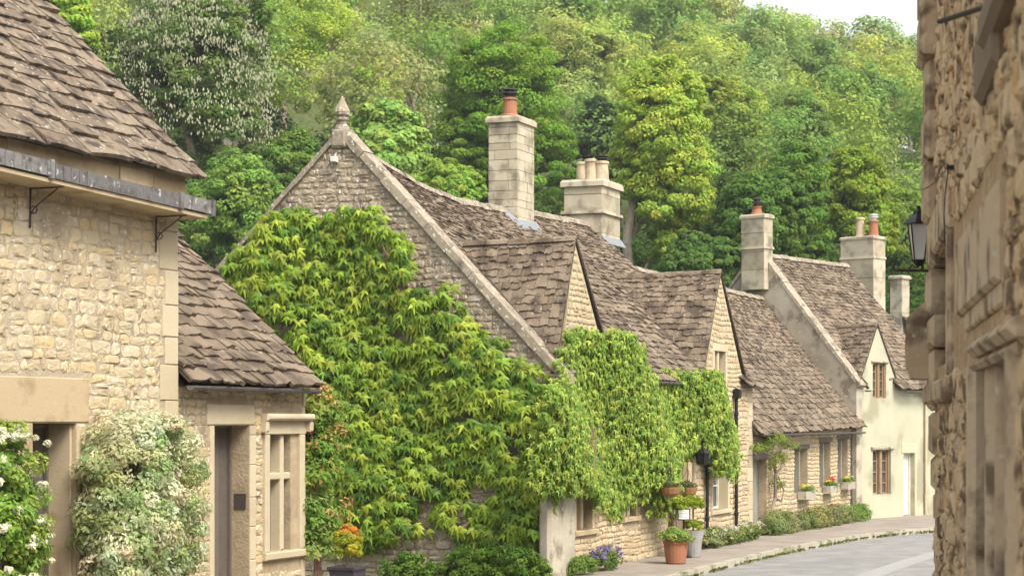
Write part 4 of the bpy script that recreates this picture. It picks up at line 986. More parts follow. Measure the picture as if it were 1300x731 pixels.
# cable: loops out from a clip on the wall
b = MB(); s = rs_(1204, .05); zc = FR.hit(1204, 213, .05)[1]
c0 = Vector(FR.P(s, .05, zc)); pts = []
ce = Vector((*world_rd((1140 - 650) / F * 16.5, 16.5), CZ + (HY - 229) / F * 16.5))
for k in range(13):
    t = k / 12; p = c0.lerp(ce, t); p.z -= .10 * math.sin(math.pi * min(1, t * 1.15)); pts.append(p)
b.tube(pts, .004, 5); b.tube([c0, c0 + Vector((0, 0, -.15)) + Vector(FR.P(.05, .02, 0)) - Vector(FR.P(0, 0, 0)), Vector(FR.P(s - .3, .06, zc - .22)), Vector(FR.P(s - .35, .05, zc - .4))], .004, 5)
b.fbox(FR, s - .02, s + .02, .02, .06, zc - .012, zc + .012)
tag(b.build('cable', M['black'], origin=c0), 'black cable looping out from a clip on the near rubble wall', 'cable')

# street lamp on a scrolled bracket
dl_ = 22.0
lx0, ly0 = world_rd((1166 - 650) / F * dl_, dl_)
def L3(px, py, dd=0): x, y = world_rd((px - 650) / F * (dl_ + dd), dl_ + dd); return (x, y, CZ + (HY - py) / F * (dl_ + dd))
T = thing('wall_lamp', 'black lantern street lamp on a scrolled iron bracket beside the near rubble wall', 'street lamp', L3(1168, 342))
cxp = 1166
zb, zt_ = L3(cxp, 330)[2], L3(cxp, 285)[2]; X_, Y_ = L3(cxp, 300)[:2]
b = MB(); b.lathe((X_, Y_, zb), [(.02, -.07), (.05, -.03), (.075, -.01), (.08, 0)], 4)
for k in range(4):
    a = R(45 + 90 * k) + TH; b.tube([(X_ + .075 * math.cos(a), Y_ + .075 * math.sin(a), zb), (X_ + .135 * math.cos(a), Y_ + .135 * math.sin(a), zt_)], .008, 5)
b.lathe((X_, Y_, zt_), [(.145, 0), (.17, .01), (.12, .06), (.06, .11), (.05, .14), (.02, .17), (.02, .20)], 4)
fr_ = b.build('lamp_case', M['black'], T)
b = MB(); vs = []
for zz, r_ in ((zb + .005, .072), (zt_ - .002, .130)):
    for k in range(4): a = R(45 + 90 * k) + TH; vs.append((X_ + r_ * math.cos(a), Y_ + r_ * math.sin(a), zz))
b.add(vs, [(k, (k + 1) % 4, 4 + (k + 1) % 4, 4 + k) for k in range(4)]); b.build('lamp_glass', M['lampglass'], T)
b = MB(); b.tube([L3(1140, 343), L3(1190, 344), L3(1240, 344)], .016, 6)
sc = [L3(1139 + 6 * math.cos(a) * (1 - .08 * k), 338 + 6.5 * math.sin(a) * (1 - .08 * k)) for k, a in enumerate([R(80 + 40 * i) for i in range(8)])]; b.tube([L3(1141, 344)] + sc, .012, 6)
b.tube([L3(1152, 343), L3(1158, 336), L3(1164, 340), L3(1171, 333)], .010, 6); b.tube([L3(1171, 343), L3(1171, 330)], .016, 6)
b.build('bracket', M['iron'], T)

# ================================================================== CREEPERS
def inpoly(px, py, poly):
    px = np.asarray(px); py = np.asarray(py); c = np.zeros(len(px), bool); n = len(poly)
    for i in range(n):
        x0, y0 = poly[i]; x1, y1 = poly[(i + 1) % n]
        m = ((y0 > py) != (y1 > py)) & (px < (x1 - x0) * (py - y0) / (y1 - y0 + 1e-9) + x0); c ^= m
    return c
def frP(fr, s, o, z): return np.stack([fr.o[0] + s * fr.d[0] + o * fr.n[0], fr.o[1] + s * fr.d[1] + o * fr.n[1], z], 1)
def topx(P):
    r = P[:, 0] * SN - P[:, 1] * CS; d = P[:, 0] * CS + P[:, 1] * SN
    return 650 + F * r / d, HY - F * (P[:, 2] - CZ) / d
def creeper(name, fr, poly, holes, ncl, per, spread, lsize, tpl, cols, bulge, seed, parent, mt, up=.35, fan=.9, jit=5, droop=1.0, ff=1.0, wav=.5):
    g = np.random.default_rng(seed)
    hp = [fr.hit(x, y) for x, y in poly]; s0, s1 = min(h[0] for h in hp), max(h[0] for h in hp); z0, z1 = min(h[1] for h in hp), max(h[1] for h in hp)
    S = []; Z = []; tot = 0
    while tot < ncl:
        s = g.uniform(s0, s1, 4000); z = g.uniform(z0, z1, 4000); x, y = topx(frP(fr, s, 0 * s, z))
        ok = inpoly(x + g.normal(0, jit, 4000), y + g.normal(0, jit, 4000), poly)
        for hx, hy, ha, hb in holes: ok &= ((x - hx) / ha) ** 2 + ((y - hy) / hb) ** 2 > g.uniform(.6, 1.3, 4000)
        den = .5 + .5 * np.sin(s * 3.1 * ff + np.sin(z * 2.3) * 1.4) * np.sin(z * 3.7 + np.sin(s * 1.9) * 1.7)
        ok &= g.uniform(0, 1, 4000) < .42 + .9 * den
        S.append(s[ok]); Z.append(z[ok]); tot += ok.sum()
    S = np.concatenate(S)[:ncl]; Z = np.concatenate(Z)[:ncl]; O = g.uniform(bulge[0], bulge[1], ncl) + bulge[1] * wav * np.sin(S * 2.2 * ff + Z * 1.3)
    O = np.maximum(O, .03)
    idx = np.repeat(np.arange(ncl), per); n = len(idx)
    ang = g.uniform(-fan, fan, n); rad = g.uniform(.1, 1.0, n) * spread
    s = S[idx] + np.sin(ang) * rad * 1.1; z = Z[idx] - np.cos(ang) * rad * .55 + g.normal(0, .02, n); o = O[idx] + (spread - rad) * .25 + g.normal(0, .02, n)
    pos = frP(fr, s, np.maximum(o, .02), z)
    dn = np.array([fr.d[0], fr.d[1], 0]); nn = np.array([fr.n[0], fr.n[1], 0]); uz = np.array([0, 0, 1.0])
    nr = nn + uz * g.uniform(up * .4, up * 1.8, (n, 1)) + dn * (np.sin(ang)[:, None] * .35) + g.normal(0, .18, (n, 3))
    tn = uz * np.cos(ang)[:, None] * droop - dn * (np.sin(ang)[:, None]) - nn * .15 + g.normal(0, .15, (n, 3))
    ct = np.array(cols)[g.integers(0, len(cols), ncl)] * g.uniform(.8, 1.2, (ncl, 1))
    me = leafmesh(name, pos, nr, tn, g.uniform(.55, 1.25, n) * lsize, tpl, ct[idx])
    return link_mesh(name, me, mt, parent)
PG = [(290, 350), (293, 328), (318, 314), (328, 290), (352, 268), (385, 262), (412, 276), (438, 262), (462, 256), (480, 266), (498, 285), (520, 302), (526, 335), (548, 352), (574, 370), (598, 392), (604, 410), (642, 430), (668, 452), (690, 478), (722, 500), (722, 560), (714, 612), (690, 632), (676, 690), (640, 700), (592, 694), (588, 668), (562, 655), (522, 664), (486, 686), (440, 690), (404, 680), (380, 560), (385, 470), (345, 430), (300, 385)]
HG = [(545, 470, 12, 20), (600, 520, 10, 9), (455, 500, 9, 8), (660, 560, 9, 14), (395, 400, 8, 8), (497, 318, 13, 12), (560, 360, 16, 16), (352, 470, 9, 16), (573, 440, 12, 16), (420, 345, 9, 8), (530, 420, 16, 10), (420, 556, 10, 8), (626, 480, 9, 7), (612, 615, 22, 15), (590, 650, 16, 12), (540, 652, 16, 10), (470, 650, 10, 6)]
PF = [(664, 505), (700, 474), (711, 440), (720, 418), (742, 414), (768, 422), (788, 440), (800, 462), (812, 476), (860, 472), (908, 474), (914, 500), (912, 560), (905, 597), (898, 597), (890, 570), (868, 570), (852, 586), (838, 596), (832, 622), (824, 655), (818, 650), (813, 618), (800, 622), (794, 602), (788, 640), (780, 656), (772, 640), (768, 618), (754, 632), (735, 626), (722, 604), (700, 622), (672, 618)]
VG = thing('wall_creeper', 'bright green pointed-leaf creeper covering the weathered gable end', 'creeper', FG.P(-2.6, .3, GB))
creeper('foliage', FG, PG, HG, 1750, 9, .24, .15, T_IVY, [(.22, .33, .03), (.26, .36, .035), (.11, .21, .025), (.33, .40, .045), (.18, .29, .03)], (.05, .27), 3, VG, M['ivyleaf'], up=.42, wav=.3)
b = MB(); sp = lambda x, y, o=.06: Vector(FG.P(FG.hit(x, y, o)[0], o, FG.hit(x, y, o)[1]))
b.tube([sp(580, 678, .1), sp(592, 668, .12), sp(610, 655, .1), (sp(630, 640, .08)), sp(632, 615), sp(640, 590), sp(628, 540), sp(600, 480)], [.07, .06, .055, .055, .05, .04, .03, .02], 8)
for pth in ([(600, 480), (560, 420), (520, 360), (480, 300)], [(628, 540), (560, 500), (470, 470), (380, 400), (330, 340)], [(632, 615), (560, 600), (470, 600), (420, 560)], [(640, 590), (670, 540), (684, 500)], [(560, 420), (470, 380), (420, 300)]):
    b.tube([sp(x + random.uniform(-5, 5), y, .03) for x, y in pth], [.025, .018, .012, .008, .006][:len(pth)], 5)
b.build('stem', M['stem'], VG)
VF = thing('wall_creeper', 'glossy green creeper hanging over the street front and around the first dormer', 'creeper', FW.P(36, .3, GB))
creeper('foliage', FW, PF, [], 7600, 9, .17, .092, T_IVY, [(.23, .34, .05), (.28, .38, .06), (.16, .27, .04), (.34, .41, .07)], (.06, .34), 5, VF, M['ivyleaf'], up=.35, ff=.6, wav=.6)
b = MB(); sw = lambda x, y, o=.08: Vector(FW.P(FW.hit(x, y, o)[0], o, FW.hit(x, y, o)[1]))
for pth in ([(700, 700), (704, 640), (712, 560), (735, 480)], [(712, 560), (760, 540), (830, 520), (900, 500)], [(735, 480), (760, 430)], [(775, 640), (772, 590), (765, 540)], [(822, 640), (826, 590), (830, 520)]): b.tube([sw(*p) for p in pth], [.03, .024, .018, .012][:len(pth)], 6)
# tangle of dead twigs at the corner
g = random.Random(4)
for k in range(70):
    c0 = Vector(FW.P(XB0 + g.uniform(-.05, 1.2), .25 + g.uniform(-.1, .25), FW.hit(712, 560)[1] + g.uniform(-.3, .3))); b.tube([c0, c0 + Vector((g.uniform(-.1, .1), g.uniform(-.1, .1), g.uniform(-.25, -.1))), c0 + Vector((g.uniform(-.15, .15), g.uniform(-.15, .1), g.uniform(-.45, -.3)))], .006, 3)
b.build('stem', M['stem'], VF)

# ================================================================== SHRUBS
def shrub(name, label, cat, base, rad, zc, ncl, per, ls, cols, seed, tpl=T_OVAL, group=None, stems=5, mt='leaf', clr=(.22, .36), stemm='bark', stemr=.02, extra=None, inner=.35, root=None, reach=.9, boxy=0):
    t = root or thing(name, label, cat, base, group)
    g = np.random.default_rng(seed); c = (base[0], base[1], base[2] + zc); cols = [cols] if not isinstance(cols, list) else cols
    P = []
    for k, cc in enumerate(cols):
        P.append(crown_pts(c, rad, max(1, ncl // len(cols)), per, ls, cc, seed=seed * 7 + k, clr=clr, inner=inner, flatn=.85, boxy=boxy))
    A_ = [np.concatenate(q) for q in zip(*P)]
    keep = A_[0][:, 2] > base[2] - .02
    me = leafmesh('foliage', A_[0][keep], A_[1][keep], A_[2][keep], A_[3][keep], tpl, A_[4][keep]); link_mesh('foliage', me, M[mt], t)
    if stems:
        b = MB(); r_ = random.Random(seed)
        for i in range(stems):
            tx = Vector(c) + Vector((r_.uniform(-1, 1) * rad[0] * .6, r_.uniform(-1, 1) * rad[1] * .6, r_.uniform(-.1, reach) * rad[2])); b0 = Vector(base) + Vector((r_.uniform(-.1, .1) * rad[0], r_.uniform(-.1, .1) * rad[1], -.02))
            m_ = b0.lerp(tx, .5) + Vector((r_.uniform(-.15, .15) * rad[0], r_.uniform(-.15, .15) * rad[1], 0)); b.tube([b0, m_, tx], [stemr, stemr * .75, stemr * .35], 6)
        b.build('stem', M[stemm], t)
    return t
def wallpt(fr, px, out, z): s = fr.hit(px, 0, out)[0]; return fr.P(s, out, z)
p = wallpt(FW, 172, .35, GA); zt = FW.hit(172, 512, .35)[1]
def wallshrub(px0, px1, ytop, fr, out, gnd, **k):
    s0, s1 = fr.hit(px0, 0, out)[0], fr.hit(px1, 0, out)[0]; zt = fr.hit((px0 + px1) / 2, ytop, out)[1]; base = fr.P((s0 + s1) / 2, out, gnd); h = zt - gnd
    return shrub(base=base, rad=((s1 - s0) / 2, k.pop('dep', .4), h / 2), zc=h / 2, **k)
wallshrub(118, 232, 520, FW, .40, GA, dep=.42, name='variegated_shrub', label='cream and green variegated shrub standing between the two left doorways', cat='shrub', ncl=300, per=150, ls=.05, cols=[(.50, .56, .32), (.66, .68, .48), (.34, .43, .18)], seed=2, clr=(.14, .24), inner=.6, stems=9, boxy=.8)
sW = wallshrub(-60, 26, 530, FW, .40, GA, dep=.38, name='flowering_climber', label='white flowering climber at the left edge beside the first doorway', cat='climber', ncl=220, per=120, ls=.055, cols=[(.22, .36, .06), (.28, .42, .09)], seed=9, clr=(.15, .24), inner=.6, stems=7, boxy=.8)
pts, nr, tn, sz, tc = crown_pts(FW.P((FW.hit(-60, 0, .4)[0] + FW.hit(30, 0, .4)[0]) / 2, .42, (GA + FW.hit(0, 535, .4)[1]) / 2), ((FW.hit(30, 0, .4)[0] - FW.hit(-60, 0, .4)[0]) / 2, .42, (FW.hit(0, 535, .4)[1] - GA) / 2), 170, 60, .042, (.66, .65, .48), hue=False, seed=31, clr=(.05, .09), inner=.88, boxy=.8)
link_mesh('blossom', leafmesh('blossom', pts, nr, tn, sz, T_OVAL, tc), M['petal'], sW)
# red-tipped climber at the annex corner
s_c = FG.hit(430, 0, .3)
base = FN.P(XN1 + .45, -.05, GN - .25); zt = CZ + (HY - 466) / F * 26.8
cl = thing('red_tipped_climber', 'loose green climber with reddish young shoots at the corner of the annex', 'climber', base)
for k, (dx, dy, dz, rx, ry, rz_s, cc, n_) in enumerate([(.1, .05, 2.35, .55, .40, .5, [(.30, .40, .09), (.20, .32, .06)], 30), (-.05, .0, 1.7, .42, .34, .75, [(.18, .31, .06), (.24, .36, .07)], 40), (-.1, 0, .8, .5, .4, .8, [(.18, .31, .06), (.28, .36, .10)], 36)]):
    P = [crown_pts((base[0] + dx, base[1] + dy, base[2] + dz), (rx, ry, rz_s), n_, 60, .062, c_, seed=60 + k * 3 + j, clr=(.2, .32), inner=.5) for j, c_ in enumerate(cc)]
    A_ = [np.concatenate(q) for q in zip(*P)]; link_mesh('foliage', leafmesh('foliage', *A_[:4], T_OVAL, A_[4]), M['leaf'], cl)
P = crown_pts((base[0], base[1], base[2] + 1.5), (.55, .45, 1.5), 60, 12, .055, (.50, .28, .12), seed=83, clr=(.09, .15), inner=.85); tag(link_mesh('young_shoots', leafmesh('young_shoots', *P[:4], T_OVAL, P[4]), M['leaf'], cl), kind='stuff')
b = MB()
for k in range(5): b.tube([(base[0] + k * .06 - .1, base[1], base[2] - .02), (base[0] + k * .1 - .2, base[1] - .1 + .05 * k, base[2] + 1.2), (base[0] + k * .12 - .2, base[1], base[2] + 2.4)], [.02, .015, .008], 6)
b.build('stem', M['stem'], cl)
# small golden conifer in a dark square planter
dP = 25.2; x, y = world_rd((441 - 650) / F * dP, dP); zp0 = CZ - (722 - HY) / F * dP
gp_ = GN - .12
pl = thing('planter', 'dark square plastic planter at the foot of the red-tipped climber', 'planter', (x, y, zp0 - .34))
b = MB(); q = [(-.17, -.17), (.17, -.17), (.17, .17), (-.17, .17)]; z0 = zp0 - .34
b.box8([(x + a * .8, y + c * .8, z0) for a, c in q] + [(x + a, y + c, zp0) for a, c in q]); b.build('tub', M['plastic'], pl)
b = MB(); b.box8([(x + a * 1.1, y + c * 1.1, zp0 + .001) for a, c in q] + [(x + a * 1.12, y + c * 1.12, zp0 + .035) for a, c in q]); b.build('rim', M['plastic'], pl)
shrub('dwarf_conifer', 'small golden conifer with an orange top in the dark planter', 'conifer', (x, y, zp0 + .03), (.20, .20, .27), .24, 70, 130, .035, [(.48, .46, .05), (.36, .40, .05)], 44, clr=(.2, .3), stems=1)
P = crown_pts((x, y, zp0 + .43), (.15, .15, .13), 30, 60, .032, (.62, .30, .07), seed=45, clr=(.25, .4)); link_mesh('orange_tips', leafmesh('orange_tips', *P[:4], T_OVAL, P[4]), M['leaf'], [o for o in C.objects if o.name == 'dwarf_conifer'][0])
# ferny growth at the foot of the gable
for i, (px, yt, wpx, o_, lab) in enumerate([(598, 688, 85, .8, 'ferny green undergrowth below the creeper trunk'), (668, 694, 50, .7, 'low green undergrowth just left of the pale corner buttress'), (520, 700, 50, 1.0, 'small leafy plant against the bare stones at the foot of the gable')]):
    s, _ = FG.hit(px, 0, o_); zt = FG.hit(px, yt, o_)[1]; base = FG.P(s, o_, GB - .1); h = zt - base[2]; rx = wpx / F * 34 * .75
    shrub('undergrowth', lab, 'plant', base, (.4, rx, max(.2, h * .6)), h * .35, 110, 70, .055, [(.10, .19, .03), (.14, .24, .045)], 50 + i, stems=5, clr=(.14, .26), boxy=.4)
# street-side planting
for i, (px, yt, wm, cc, lab) in enumerate([(738, 700, .5, (.16, .26, .06), 'leafy green clump beside the corner buttress'), (768, 692, .7, (.14, .22, .06), 'lavender with purple flower spikes below the first front window')]):
    base = wallpt(FW, px, .32, GB); zt = FW.hit(px, yt, .3)[1]; h = max(.3, zt - GB)
    t = shrub('lavender' if i else 'border_plant', lab, 'lavender' if i else 'plant', base, (wm * 1.0, .24, h * .5), h * .36, 50, 60, .045, cc, 70 + i, stems=0)
    if i: P = crown_pts((base[0], base[1] - .03, base[2] + h * .62), (wm * 1.0, .28, h * .45), 60, 12, .04, (.22, .17, .34), hue=False, seed=77, clr=(.06, .1), inner=.8); tag(link_mesh('flower_spikes', leafmesh('flower_spikes', *P[:4], T_OVAL, P[4]), M['petal'], t), kind='stuff')
# stuff strip under house B's far end
P = []
for k in range(46):
    s = FW.hit(888 + k * 1.6, 0, .25)[0]
    P.append(crown_pts(FW.P(s + random.uniform(-.1, .1), .22 + random.uniform(-.06, .14), GB + .16 + .07 * math.sin(k * .7)), (.24, .2, .2), 7, 55, .05, random.choice([(.20, .26, .08), (.28, .32, .14), (.15, .22, .05)]), seed=300 + k, clr=(.3, .5)))
    if k % 2: P.append(crown_pts(FW.P(s, .26, GB + .26), (.26, .22, .16), 8, 9, .035, (.62, .60, .48), seed=400 + k, clr=(.2, .3), inner=.8))
A_ = [np.concatenate(q) for q in zip(*P)]
tag(link_mesh('border_plants', leafmesh('border_plants', *A_[:4], T_OVAL, A_[4]), M['leaf'], origin=FW.P(43.5, .25, GB)), 'mixed low green plants with small white flowers along the wall between the drainpipes', 'plants', kind='stuff')
labs = ['pale green border shrub at the foot of the climbing tree', 'grey green border shrub below the nearest window box', 'round border shrub between the first two window boxes', 'yellowish border shrub below the middle window box', 'border shrub with a pink flower below the far window box', 'bushy border shrub left of the far drainpipe', 'fresh green tuft of plants where the cream cottage begins']
for i, px in enumerate([985, 1004, 1021, 1037, 1052, 1068, 1086]):
    base = wallpt(FC, px, .34, GC); h = (.62, .5, .48, .55, .52, .5, .45)[i]
    t = shrub('border_shrub', labs[i], 'shrub', base, (.85, .30, h * .55), h * .36, 60, 80, .05, [[(.22, .27, .10)], [(.24, .27, .13)], [(.20, .25, .09)], [(.28, .29, .11)], [(.23, .26, .12)], [(.24, .28, .11)], [(.17, .28, .06)]][i], 90 + i, stems=0, boxy=.5)
    if i == 4: P = crown_pts((base[0], base[1] - .1, base[2] + .45), (.12, .1, .1), 4, 12, .05, (.7, .08, .1), seed=99); tag(link_mesh('flowers', leafmesh('flowers', *P[:4], T_OVAL, P[4]), M['petal'], t), kind='stuff')
# small tree trained on the low cottage
base = wallpt(FC, 983, .22, GC); st = thing('climbing_tree', 'slim twisted tree trained up the low cottage wall beside its door', 'tree', base)
cp = lambda x, y, o=.2: Vector(FC.P(FC.hit(x, y, o)[0], o, FC.hit(x, y, o)[1]))
b = MB(); b.tube([cp(981, 684), cp(983, 664), cp(980, 648), cp(984, 632), cp(985, 600), cp(980, 575), cp(984, 558)], [.05, .045, .04, .04, .035, .03, .02], 8)
for q in ([(984, 632), (992, 636), (995, 622), (988, 605)], [(985, 600), (995, 590), (1000, 578)], [(980, 578), (965, 572), (958, 576)]): b.tube([cp(*k) for k in q], [.03, .024, .018, .01][:len(q)], 6)
b.build('trunk', M['bark'], st)
P = []
for (x, y, rx, ry, n_, cc) in [(984, 560, 20, 14, 26, (.20, .27, .06)), (966, 572, 13, 8, 14, (.17, .25, .05)), (988, 588, 13, 20, 16, (.22, .27, .07)), (990, 616, 6, 16, 5, (.22, .27, .07)), (993, 655, 8, 9, 9, (.17, .24, .06)), (1004, 568, 9, 6, 6, (.20, .27, .06))]:
    q = cp(x, y, .28); k = rx / F * 50 * 3.0; P.append(crown_pts(q, (k, .25, ry / F * 50), n_, 42, .055, cc, seed=int(x + y), clr=(.25, .4)))
A_ = [np.concatenate(q) for q in zip(*P)]; link_mesh('crown', leafmesh('crown', *A_[:4], T_OVAL, A_[4]), M['leaf'], st)
# window boxes
for i, (h, fc, lab) in enumerate(zip(hk, [[(.75, .60, .05), (.7, .65, .5)], [(.75, .04, .07), (.75, .6, .06)], [(.75, .62, .08), (.7, .68, .5)]], ['grey window box of yellow flowers under the window nearest the climbing tree', 'grey window box of red and yellow flowers under the middle window of the low cottage', 'grey window box of pale yellow flowers under the low cottage window nearest the drainpipe'])):
    z0 = h[2] - .16; t = thing('window_box', lab, 'window box', FC.P((h[0] + h[1]) / 2, .12, z0), 'window boxes on the low cottage')
    b = MB(); a, c = h[0] + .28, h[1] - .05
    b.fbox(FC, a, c, .02, .035, z0, z0 + .2); b.fbox(FC, a, c, .215, .235, z0, z0 + .2); b.fbox(FC, a, a + .02, .036, .214, z0, z0 + .2); b.fbox(FC, c - .02, c, .036, .214, z0, z0 + .2); b.fbox(FC, a + .021, c - .021, .036, .214, z0 + .001, z0 + .16)
    b.build('box', M['kerb'], t)
    m_ = FC.P((a + c) / 2, .12, z0 + .22); P = crown_pts(m_, ((c - a) / 2, .12, .10), 14, 45, .045, (.14, .24, .05), seed=130 + i, clr=(.4, .6)); link_mesh('leaves', leafmesh('leaves', *P[:4], T_OVAL, P[4]), M['leaf'], t)
    for j, cc in enumerate(fc):
        P = crown_pts((m_[0] + (j - .5) * (c - a) * .35 * (-1 if i == 1 else 1), m_[1], m_[2] + .08 + (.06 if (i == 1 and j == 0) else 0)), ((c - a) * .28, .12, .07), 8, 13, .036, cc, seed=140 + i * 3 + j, clr=(.3, .4)); tag(link_mesh('flowers', leafmesh('flowers', *P[:4], T_OVAL, P[4]), M['petal'], t), kind='stuff')
# pots, baskets and sign by the oxblood door
def fpt(px, py, out): s, z = FW.hit(px, py, out); return FW.P(s, out, z)
for px, out, lab in ((851, .62, 'left hanging basket beside the oxblood door'), (873, .42, 'right hanging basket nearer the drainpipe')):
    p = fpt(px, 626, out); t = thing('hanging_basket', 'woven ' + lab, 'hanging basket', p, 'hanging baskets by the oxblood door')
    b = MB(); b.lathe(p, [(.03, -.08), (.11, -.06), (.17, 0), (.20, .09), (.205, .12), (.17, .12)], 14); b.build('basket', M['basket'], t)
    P = crown_pts((p[0], p[1], p[2] + .15), (.19, .19, .09), 14, 60, .035, (.13, .15, .06), seed=int(px), clr=(.4, .55)); link_mesh('plants', leafmesh('plants', *P[:4], T_OVAL, P[4]), M['leaf'], t)
    b = MB(); b.tube([(p[0], p[1], p[2] + .12), (p[0], p[1], p[2] + .62), (p[0], V0, p[2] + .66)], .008, 5)
    for a in range(3): b.tube([(p[0] + .19 * math.cos(a * 2.1), p[1] + .19 * math.sin(a * 2.1), p[2] + .11), (p[0], p[1], p[2] + .5)], .005, 4)
    b.build('hanger', M['iron'], t)
p = fpt(858, 700, 1.0); p = (p[0], p[1], gz(p[0]) + .125)
t = thing('terracotta_pot', 'large terracotta pot of ferns on the pavement in front of the oxblood door', 'flower pot', p)
b = MB(); b.lathe(p, [(.16, 0), (.18, .02), (.21, .2), (.225, .36), (.24, .37), (.245, .42), (.21, .425), (.20, .39)], 22); b.build('pot', M['terra'], t)
P = crown_pts((p[0], p[1], p[2] + .50), (.36, .36, .16), 30, 60, .06, (.24, .34, .08), seed=151, clr=(.3, .4)); link_mesh('fern', leafmesh('fern', *P[:4], T_OVAL, P[4]), M['leaf'], t)
p = fpt(880, 700, .75); p = (p[0], p[1], gz(p[0]) + .125)
t = thing('tall_planter', 'tall pale grey planter with a double ball topiary beside the terracotta pot', 'planter', p)
b = MB(); b.lathe(p, [(.13, 0), (.14, .01), (.17, .26), (.205, .48), (.21, .51), (.17, .51)], 18); b.build('tub', M['potgrey'], t)
P = [crown_pts((p[0], p[1], p[2] + .60), (.20, .20, .13), 26, 90, .04, (.24, .32, .04), seed=153, clr=(.3, .4)), crown_pts((p[0], p[1], p[2] + 1.02), (.22, .22, .18), 26, 90, .04, (.26, .34, .04), seed=154, clr=(.3, .4))]
A_ = [np.concatenate(q) for q in zip(*P)]; link_mesh('foliage', leafmesh('foliage', *A_[:4], T_OVAL, A_[4]), M['leaf'], t)
b = MB(); b.tube([(p[0], p[1], p[2] + .4), (p[0], p[1], p[2] + 1.0)], .018, 6); b.build('stem', M['bark'], t)
p0 = fpt(857, 660, 1.15)
shp = fpt(859, 640, .55); gsh = (shp[0], shp[1], GB)
t = thing('ball_topiary', 'yellow green clipped ball shrub behind the white notice', 'shrub', gsh)
P = crown_pts((shp[0], shp[1], shp[2] - .02), (.26, .26, .22), 26, 90, .04, (.28, .35, .04), seed=155, clr=(.3, .4)); link_mesh('foliage', leafmesh('foliage', *P[:4], T_OVAL, P[4]), M['leaf'], t)
b = MB(); b.tube([gsh, (shp[0], shp[1], shp[2])], .02, 6); b.build('stem', M['bark'], t)
# notice on a black stand facing the viewer
dS = 39.5; x, y = world_rd((868 - 650) / F * dS, dS); zs = gz(x) + .125; fs = Fr(x, y, math.atan2(-CS, SN))
t = thing('notice_stand', 'black stand holding a framed white notice by the oxblood door', 'sign', (x, y, zs))
zc0, zc1 = CZ + (HY - 660) / F * dS, CZ + (HY - 645) / F * dS; hw = .125
b = MB(); b.tube([(x, y, zs), (x, y, zc0)], .022, 8); b.lathe((x, y, zs), [(.16, 0), (.16, .02), (.03, .03)], 14); b.build('stand', M['black'], t)
b = MB(); b.fbox(fs, -hw, hw, -.02, .01, zc0, zc1, bev=.004); fb = b.build('frame', M['black'], t)
b = MB(); b.fbox(fs, -hw + .022, hw - .022, .0102, .013, zc0 + .022, zc1 - .022); pn = b.build('notice', M['paper'], t)
b = MB()
for k in range(4):
    zz = zc1 - .10 - k * .026; b.fbox(fs, -.085 + .004 * (k % 2), .078 - .02 * (k % 3), .0135, .0145, zz, zz + .009)
o_ = b.build('lettering', M['ink'], pn); o_['kind'] = 'stuff'
# moss along the kerb
P = []
for i, (a, c) in enumerate(zip(offs(kr, .0)[:-1], offs(kr, .0)[1:])):
    if a[0] < 33 or a[0] > 52: continue
    for k in range(5):
        if random.random() < .75: P.append(crown_pts((a[0] + (c[0] - a[0]) * k / 5, a[1] + (c[1] - a[1]) * k / 5 - .03, gz(a[0]) + .02 + .02 * random.random()), (.13, .04, .035), 4, 16, .035, random.choice([(.16, .20, .04), (.22, .24, .05), (.14, .15, .04)]), seed=500 + i * 7 + k))
A_ = [np.concatenate(q) for q in zip(*P)]; tag(link_mesh('moss', leafmesh('moss', *A_[:4], T_OVAL, A_[4]), M['leaf'], origin=(42, 10.2, 0)), 'moss and grass tufts growing along the kerb', 'moss', kind='stuff')

# ================================================================== TREES
def trunk_mesh(base, top, r0, seed, limbs=7, lean=0.0, crown_c=None, crown_r=None, wind=.4):
    g = random.Random(seed); b = MB(); base = Vector(base); top = Vector(top); n = 7; pts = []
    for i in range(n + 1):
        t = i / n; p = base.lerp(top, t) + Vector((g.uniform(-1, 1) * wind, g.uniform(-1, 1) * wind, 0)) * math.sin(t * math.pi); pts.append(p)
    b.tube(pts, [r0 * (1 - .8 * i / n) for i in range(n + 1)], 9)
    for k in range(limbs):
        i = g.randint(2, n - 1); p = pts[i]; a = g.uniform(0, 6.28); l = (crown_r if crown_r else 3) * g.uniform(.5, .95); d = Vector((math.cos(a), math.sin(a), g.uniform(.3, 1.1))).normalized()
        q = p + d * l * .5 + Vector((0, 0, .1)); e = p + d * l + Vector((0, 0, g.uniform(.1, .8)))
        rr_ = r0 * (1 - .8 * i / n) * .55; b.tube([p, q, e], [rr_, rr_ * .6, rr_ * .2], 6)
        for m in range(2):
            d2 = Vector((d.x + g.uniform(-.7, .7), d.y + g.uniform(-.7, .7), d.z + g.uniform(-.2, .6))).normalized(); b.tube([q, q + d2 * l * .5], [rr_ * .4, rr_ * .1], 5)
    return b
